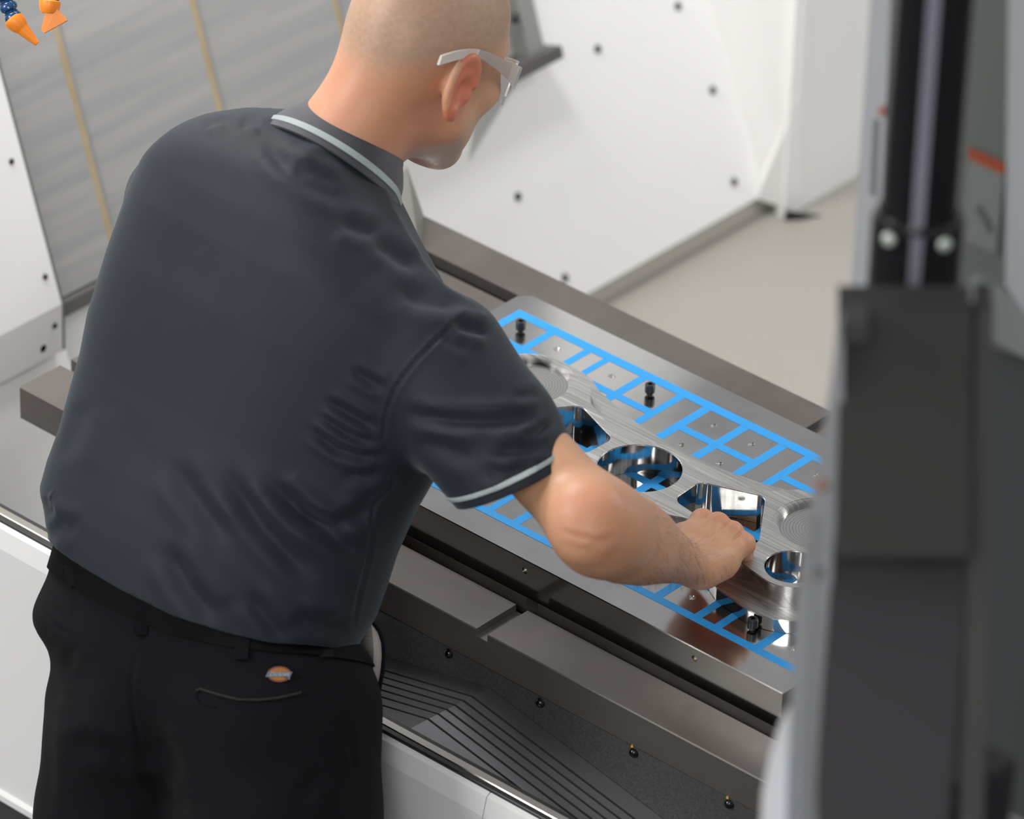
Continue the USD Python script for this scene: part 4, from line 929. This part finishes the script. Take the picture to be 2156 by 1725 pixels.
# ---------------------------------------------------------------- fine hair on the forearm
rng = np.random.default_rng(4); sn = normals(skin); sv = skin.vertices
along = (sv-R_EL)@fd/np.linalg.norm(R_WR-R_EL); near = (along > .15) & (along < 1.12) & (np.linalg.norm(sv-R_EL-np.outer((sv-R_EL)@fd, fd), axis=1) < .075) & (sn@FW < -.05)
ids = rng.choice(np.where(near)[0], 520, replace=False); pts_, cnt_ = [], []
sidev = unit(np.cross(fd, FW))
for k in ids:
    L_ = rng.uniform(.005, .010); d_ = unit(fd*rng.uniform(.5, 1.) + sidev*rng.normal(-.5, .5) + sn[k]*.35); p = sv[k]
    for t_ in (0, .35, .7, 1.): pts_.append(p + d_*L_*t_ + sn[k]*L_*(.30*t_-.28*t_*t_))
    cnt_.append(4)
hp_ = path_for('arm_hair', man); hc = UsdGeom.BasisCurves.Define(stage, hp_)
hc.CreateTypeAttr('linear'); hc.CreateCurveVertexCountsAttr(cnt_); hc.CreatePointsAttr(Vt.Vec3fArray.FromNumpy((np.array(pts_)-base_of(man)).astype(np.float32))); hc.CreateWidthsAttr([.00011]); hc.SetWidthsInterpolation('constant')
UsdShade.MaterialBindingAPI.Apply(hc.GetPrim()).Bind(plain('arm_hair_brown', (.055, .030, .018), .5)); keys(hc.GetPrim(), 'fine brown hair on the forearm', kind='stuff')
# ================================================================ coolant nozzles hanging in at the top left
def noz_pt(px, py, w=6.2): return PD(px, py, w)
def segmented_hose(pts, r, seg=.0125):
    """a chain of ball-and-socket links"""
    p = spl(pts, 60); s = np.r_[0, np.cumsum(np.linalg.norm(np.diff(p, axis=0), axis=1))]; n = int(s[-1]/seg); out = []
    for k in range(n):
        a = [np.interp(k*seg, s, p[:, i]) for i in range(3)]; b = [np.interp((k+1)*seg, s, p[:, i]) for i in range(3)]
        L = np.linalg.norm(np.subtract(b, a)); pr = [(0, -.001), (r*.62, -.001), (r*.70, .0008), (r*.98, L*.22), (r*1.03, L*.42), (r, L*.62), (r*.86, L*.80), (r*.80, L*.86), (r*.84, L*.92), (r*.7, L+.001), (0, L+.001)]
        out.append(place(lathe(pr, 20), a, np.subtract(b, a)))
    return out
n1 = thing('coolant_nozzle', 'orange round-tipped nozzle on a blue jointed hose at the top left corner', 'nozzle', noz_pt(30, 45))
for m in segmented_hose([noz_pt(33, 47), noz_pt(22, 24), noz_pt(8, -8), noz_pt(2, -60), noz_pt(4, -130)], .0097): obj('hose_link', m, BLUE, n1, smooth=40)
ax = unit(noz_pt(83, 97)-noz_pt(27, 40)); pr = [(0, 0), (.0094, 0), (.0108, .0015), (.0112, .006), (.0100, .0125), (.0078, .0165), (.0074, .018), (.0031, .0400), (.0024, .0402), (0, .0402)]
obj('tip', place(lathe(pr, 28), noz_pt(24, 37), ax), ORANGE, n1, smooth=40, label='orange conical tip')
n2 = thing('coolant_nozzle', 'orange flat fan nozzle on a blue jointed hose, right of the round-tipped one', 'nozzle', noz_pt(105, 10))
for m in segmented_hose([noz_pt(106, 10), noz_pt(108, -14), noz_pt(112, -50), noz_pt(110, -110)], .0090): obj('hose_link', m, BLUE, n2, smooth=40)
c0_ = noz_pt(106, 0); a2 = unit(noz_pt(103, 30)-noz_pt(107, 0)); pr = [(0, 0), (.0103, 0), (.0117, .0015), (.0117, .007), (.0098, .0125), (.0080, .0150), (0, .0150)]
cup = tri(hull(place(lathe(pr, 28), c0_, a2).vertices))
k0 = [noz_pt(x, y) + FW*d for x, y in ((97, 24), (121, 20)) for d in (-.0065, .0065)]; k1 = [noz_pt(x, y) + FW*d for x, y in ((87, 64), (94, 70), (143, 43), (124, 22)) for d in (-.0045, .0045)]
obj('socket', place(lathe(pr, 28), c0_, a2), ORANGE, n2, smooth=40); obj('fan_tip', tri(hull(np.array(k0+k1))), ORANGE, n2, smooth=False, label='orange flat fan tip')

# grey cast end stop on the rear rail of the table
es_ = thing('end_stop', 'small grey cast block on the far left rear of the table, behind the worker\'s collar', 'block', (-.60, .23, TZ))
blk = hull([(x, y, z) for x, y, z in [(-.66, .195, TZ), (-.512, .196, TZ), (-.575, .271, TZ), (-.66, .271, TZ), (-.66, .225, TZ+.055), (-.592, .235, TZ+.055), (-.60, .268, TZ+.058), (-.66, .268, TZ+.058), (-.548, .22, TZ+.022)]])
obj('block', tri(blk), varied('cast_grey', (.20, .19, .175), (.25, .24, .22), 14, rough=.5, metal=.3), es_, smooth=False)
hp = PZ(880, 465, TZ+.0005); obj('bore', place(lathe([(0, -.004), (.0065, -.004), (.0065, .0006), (0, .0006)], 18), hp), RUBBER, es_, smooth=False, label='dark bore')

# ================================================================ post with black cylinder in the right foreground
WP = 4.5
post = thing('actuator_post', 'dark upright post with glossy black cylinder, blurred in the right foreground', 'post', PD(1930, 900, WP))
def vert(px, py, w=WP): return PD(px, py, w)
UZ = np.array([0, 0, 1.])
pc = vert(1968, 0, WP+.03); sc_ = WP/FPX
def at_z(p, py):
    """the point of the vertical through p that is seen at height py"""
    lo_, hi_ = -2., 4.
    for _ in range(50):
        mid_ = (lo_+hi_)/2
        if proj(p*[1, 1, 0]+UZ*mid_)[1] > py: lo_ = mid_
        else: hi_ = mid_
    return p*[1, 1, 0]+UZ*lo_
GLOSSBLACK = plain('gloss_black', (.006, .006, .0075), .22, spec=.5)
P0, P1, P2_ = at_z(pc, -300), at_z(pc, 452), at_z(pc, 798)
cyl = tri(hull([P0+[a, b, 0] for a, b in [(.0315*math.cos(t), .0315*math.sin(t)) for t in np.arange(40)*math.pi/20]] + [P1+[.0315*math.cos(t), .0315*math.sin(t), 0] for t in np.arange(40)*math.pi/20]))
obj('cylinder', cyl, GLOSSBLACK, post, smooth=30, label='glossy black cylinder')
col2 = tri(hull([P1+[r_*math.cos(t), r_*math.sin(t), dz] for r_, dz in ((.0335, .006), (.0385, -.004)) for t in np.arange(40)*math.pi/20] + [P2_+[r_*math.cos(t), r_*math.sin(t), dz] for r_, dz in ((.0385, .004), (.035, 0)) for t in np.arange(40)*math.pi/20]))
obj('lower_sleeve', col2, GLOSSBLACK, post, smooth=30)
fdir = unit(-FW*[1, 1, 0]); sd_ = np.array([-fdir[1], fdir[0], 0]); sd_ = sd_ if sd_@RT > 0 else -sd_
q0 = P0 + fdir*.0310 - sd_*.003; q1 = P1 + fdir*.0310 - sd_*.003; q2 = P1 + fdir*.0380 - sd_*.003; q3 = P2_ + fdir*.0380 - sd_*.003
LILAC = plain('lilac_strip', (.24, .24, .30), .45, metal=.2)
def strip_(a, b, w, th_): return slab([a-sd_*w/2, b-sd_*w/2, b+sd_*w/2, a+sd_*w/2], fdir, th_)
obj('lilac_strip', cat([strip_(q0+fdir*.0012, q1+fdir*.0012, .0105, .004), strip_(q2+fdir*.0012, q3+fdir*.0012, .0100, .004)]), LILAC, post, smooth=False, label='grey-lilac strip down the cylinder')  # narrow grey-lilac strip set along the front of the cylinder
for px, py in ((1873, 503), (1988, 514)):
    p = PD(px, py, proj(q2)[2]+(.006)); n = unit(p-P1*[1, 1, 0]-UZ*p[2]); button(p+n*.002, n, .0058, .003, plain('pale_screw%d' % px, (.55, .62, .55), .3, metal=.3), post, 'cap_screw')
OLIVE, PLUM, POSTG = plain('housing_grey', (.0125, .0132, .0120), .5), plain('housing_cover', (.0105, .0090, .0122), .55), plain('side_plate', (.16, .165, .175), .45, metal=.3)
def vplate(pxs, w, th_, name, m, label=None, smooth=False):
    pts = [PD(x, y, w) for x, y in pxs]; return obj(name, slab(pts, -FW, th_), m, post, smooth=smooth, label=label)
def column(xl0, xr0, y0, xl1, xr1, y1, w, dep, name, m, label=None):
    """an upright box whose front shows between these columns of the view"""
    a, b = PD(xl0, y0, w), PD(xr0, y0, w); c_ = PD(xr1, y1, w*.985); d = PD(xl1, y1, w*.985)
    pts = [a, b, c_, d] + [p + FW*[1, 1, 0]*dep for p in (a, b, c_, d)]
    return obj(name, tri(hull(pts)), m, post, smooth=False, label=label)
column(1768, 2046, 660, 1762, 2040, 1172, WP+.005, .05, 'housing', OLIVE, 'olive grey housing')
column(1752, 2042, 1160, 1722, 1996, 1760, WP-.012, .06, 'housing_cover', PLUM, 'dark plum lower cover')
column(2046, 2060, 672, 2004, 2020, 1760, WP+.02, .03, 'slot', RUBBER, 'black slot')
column(2058, 2092, 655, 2018, 2070, 1760, WP+.008, .05, 'side_rail', OLIVE)
column(1775, 1832, 648, 1772, 1830, 720, WP+.02, .03, 'lug', OLIVE)
# side plate flaring towards the bottom, with dots of reflected light built as coloured discs
sp_ = [(1776, 655), (1764, 690), (1748, 820), (1724, 960), (1702, 1080), (1684, 1200), (1672, 1300), (1664, 1500), (1657, 1760), (1735, 1760), (1754, 1165), (1775, 900)]
vplate(sp_, WP-.02, .006, 'side_plate', POSTG, 'grey side plate flaring towards the bottom')
vplate([(1700, 1085), (1715, 1085), (1700, 1760), (1683, 1760)], WP-.024, .003, 'side_rib', plain('side_rib', (.17, .175, .185), .5), None)
for px, py, c3, r in ((1731, 1022, (.26, .10, .075), .0046), (1701, 1143, (.17, .165, .15), .0050), (1692, 1215, (.16, .16, .15), .0050), (1722, 1207, (.11, .115, .115), .0050)):
    button(PD(px, py, WP-.0212), -FW, r, .002, plain('reflection_dot%d' % px, c3, .4), post, 'reflection_dot')
vplate([(1664, 1485), (1673, 1490), (1682, 1590), (1680, 1760), (1601, 1760), (1606, 1670), (1622, 1590), (1643, 1525)], WP+.03, .006, 'white_flap', plain('white_flap', (.62, .63, .65), .6), 'white flap at the foot of the picture')
vplate([(1659, 1590), (1676, 1590), (1676, 1760), (1655, 1760)], WP+.024, .004, 'blue_edge', plain('blue_edge', (.22, .36, .62), .6), 'pale blue edge of the flap')
foot = PD(1880, 1760, WP); obj('post_foot', tri(bx(foot[0]-.055, foot[0]+.055, foot[1]-.02, foot[1]+.08, 0, foot[2]+.06)), PLUM, post, smooth=False)

# ================================================================ sliding door of the machine behind the post
DY = -.62
dr = thing('machine_door', 'grey machine door with pale frame and red-headed label, behind the dark post', 'door', PY(2060, 500, DY))
PALE, GREENG, DARKP = plain('door_frame', (.36, .37, .39), .5), plain('door_panel', (.118, .130, .122), .5), plain('door_lower', (.052, .055, .057), .5)
def dplate(pxs, off, th_, name, m, parent=dr, label=None): return obj(name, slab([PY(x, y, DY-off) for x, y in pxs], [0, -1, 0], th_), m, parent, smooth=False, label=label)
dplate([(1840, -120), (1880, -120), (1846, 700), (1788, 660)], .02, .05, 'left_stile', PALE, label='pale left frame of the door')
dplate([(1862, -120), (2180, -60), (2180, 760), (1846, 640)], .0, .02, 'door_panel', GREENG, label='grey-green door panel')
dplate([(2124, -120), (2230, -90), (2230, 760), (2116, 600)], .02, .03, 'right_stile', PALE)
dplate([(2050, 575), (2230, 680), (2230, 790), (2020, 680), (2030, 610)], .018, .03, 'bottom_rail', plain('door_rail', (.20, .21, .215), .5))
dplate([(1790, 640), (2300, 800), (2300, 2300), (1700, 2300)], -.03, .02, 'lower_panel', DARKP, label='dark lower panel of the door')
dplate([(2075, 1690), (2300, 1800), (2300, 2000), (2050, 1850)], -.026, .02, 'lower_rail', plain('door_rail2', (.17, .175, .18), .5))
lab = dplate([(2040, 312), (2116, 346), (2098, 535), (2026, 505)], .003, .002, 'warning_label', plain('label_grey', (.165, .18, .172), .6), label='grey warning label')
dplate([(2040, 312), (2116, 346), (2113, 368), (2038, 334)], .0045, .0015, 'label_header', plain('label_red', (.30, .055, .02), .6), label='orange-red header of the label')
dplate([(2052, 440), (2062, 432), (2080, 462), (2090, 490), (2078, 488), (2066, 462)], .0045, .0015, 'label_mark', plain('label_dark', (.085, .095, .09), .6), label='dark pictogram')
dplate([(1848, 228), (1862, 222), (1862, 242), (1850, 246)], .0225, .002, 'red_mark', plain('red_mark', (.35, .13, .10), .6), label='small red mark')
dplate([(1838, 250), (1846, 254), (1838, 415), (1830, 405)], .0225, .004, 'stile_groove', plain('stile_groove', (.20, .21, .225), .5))
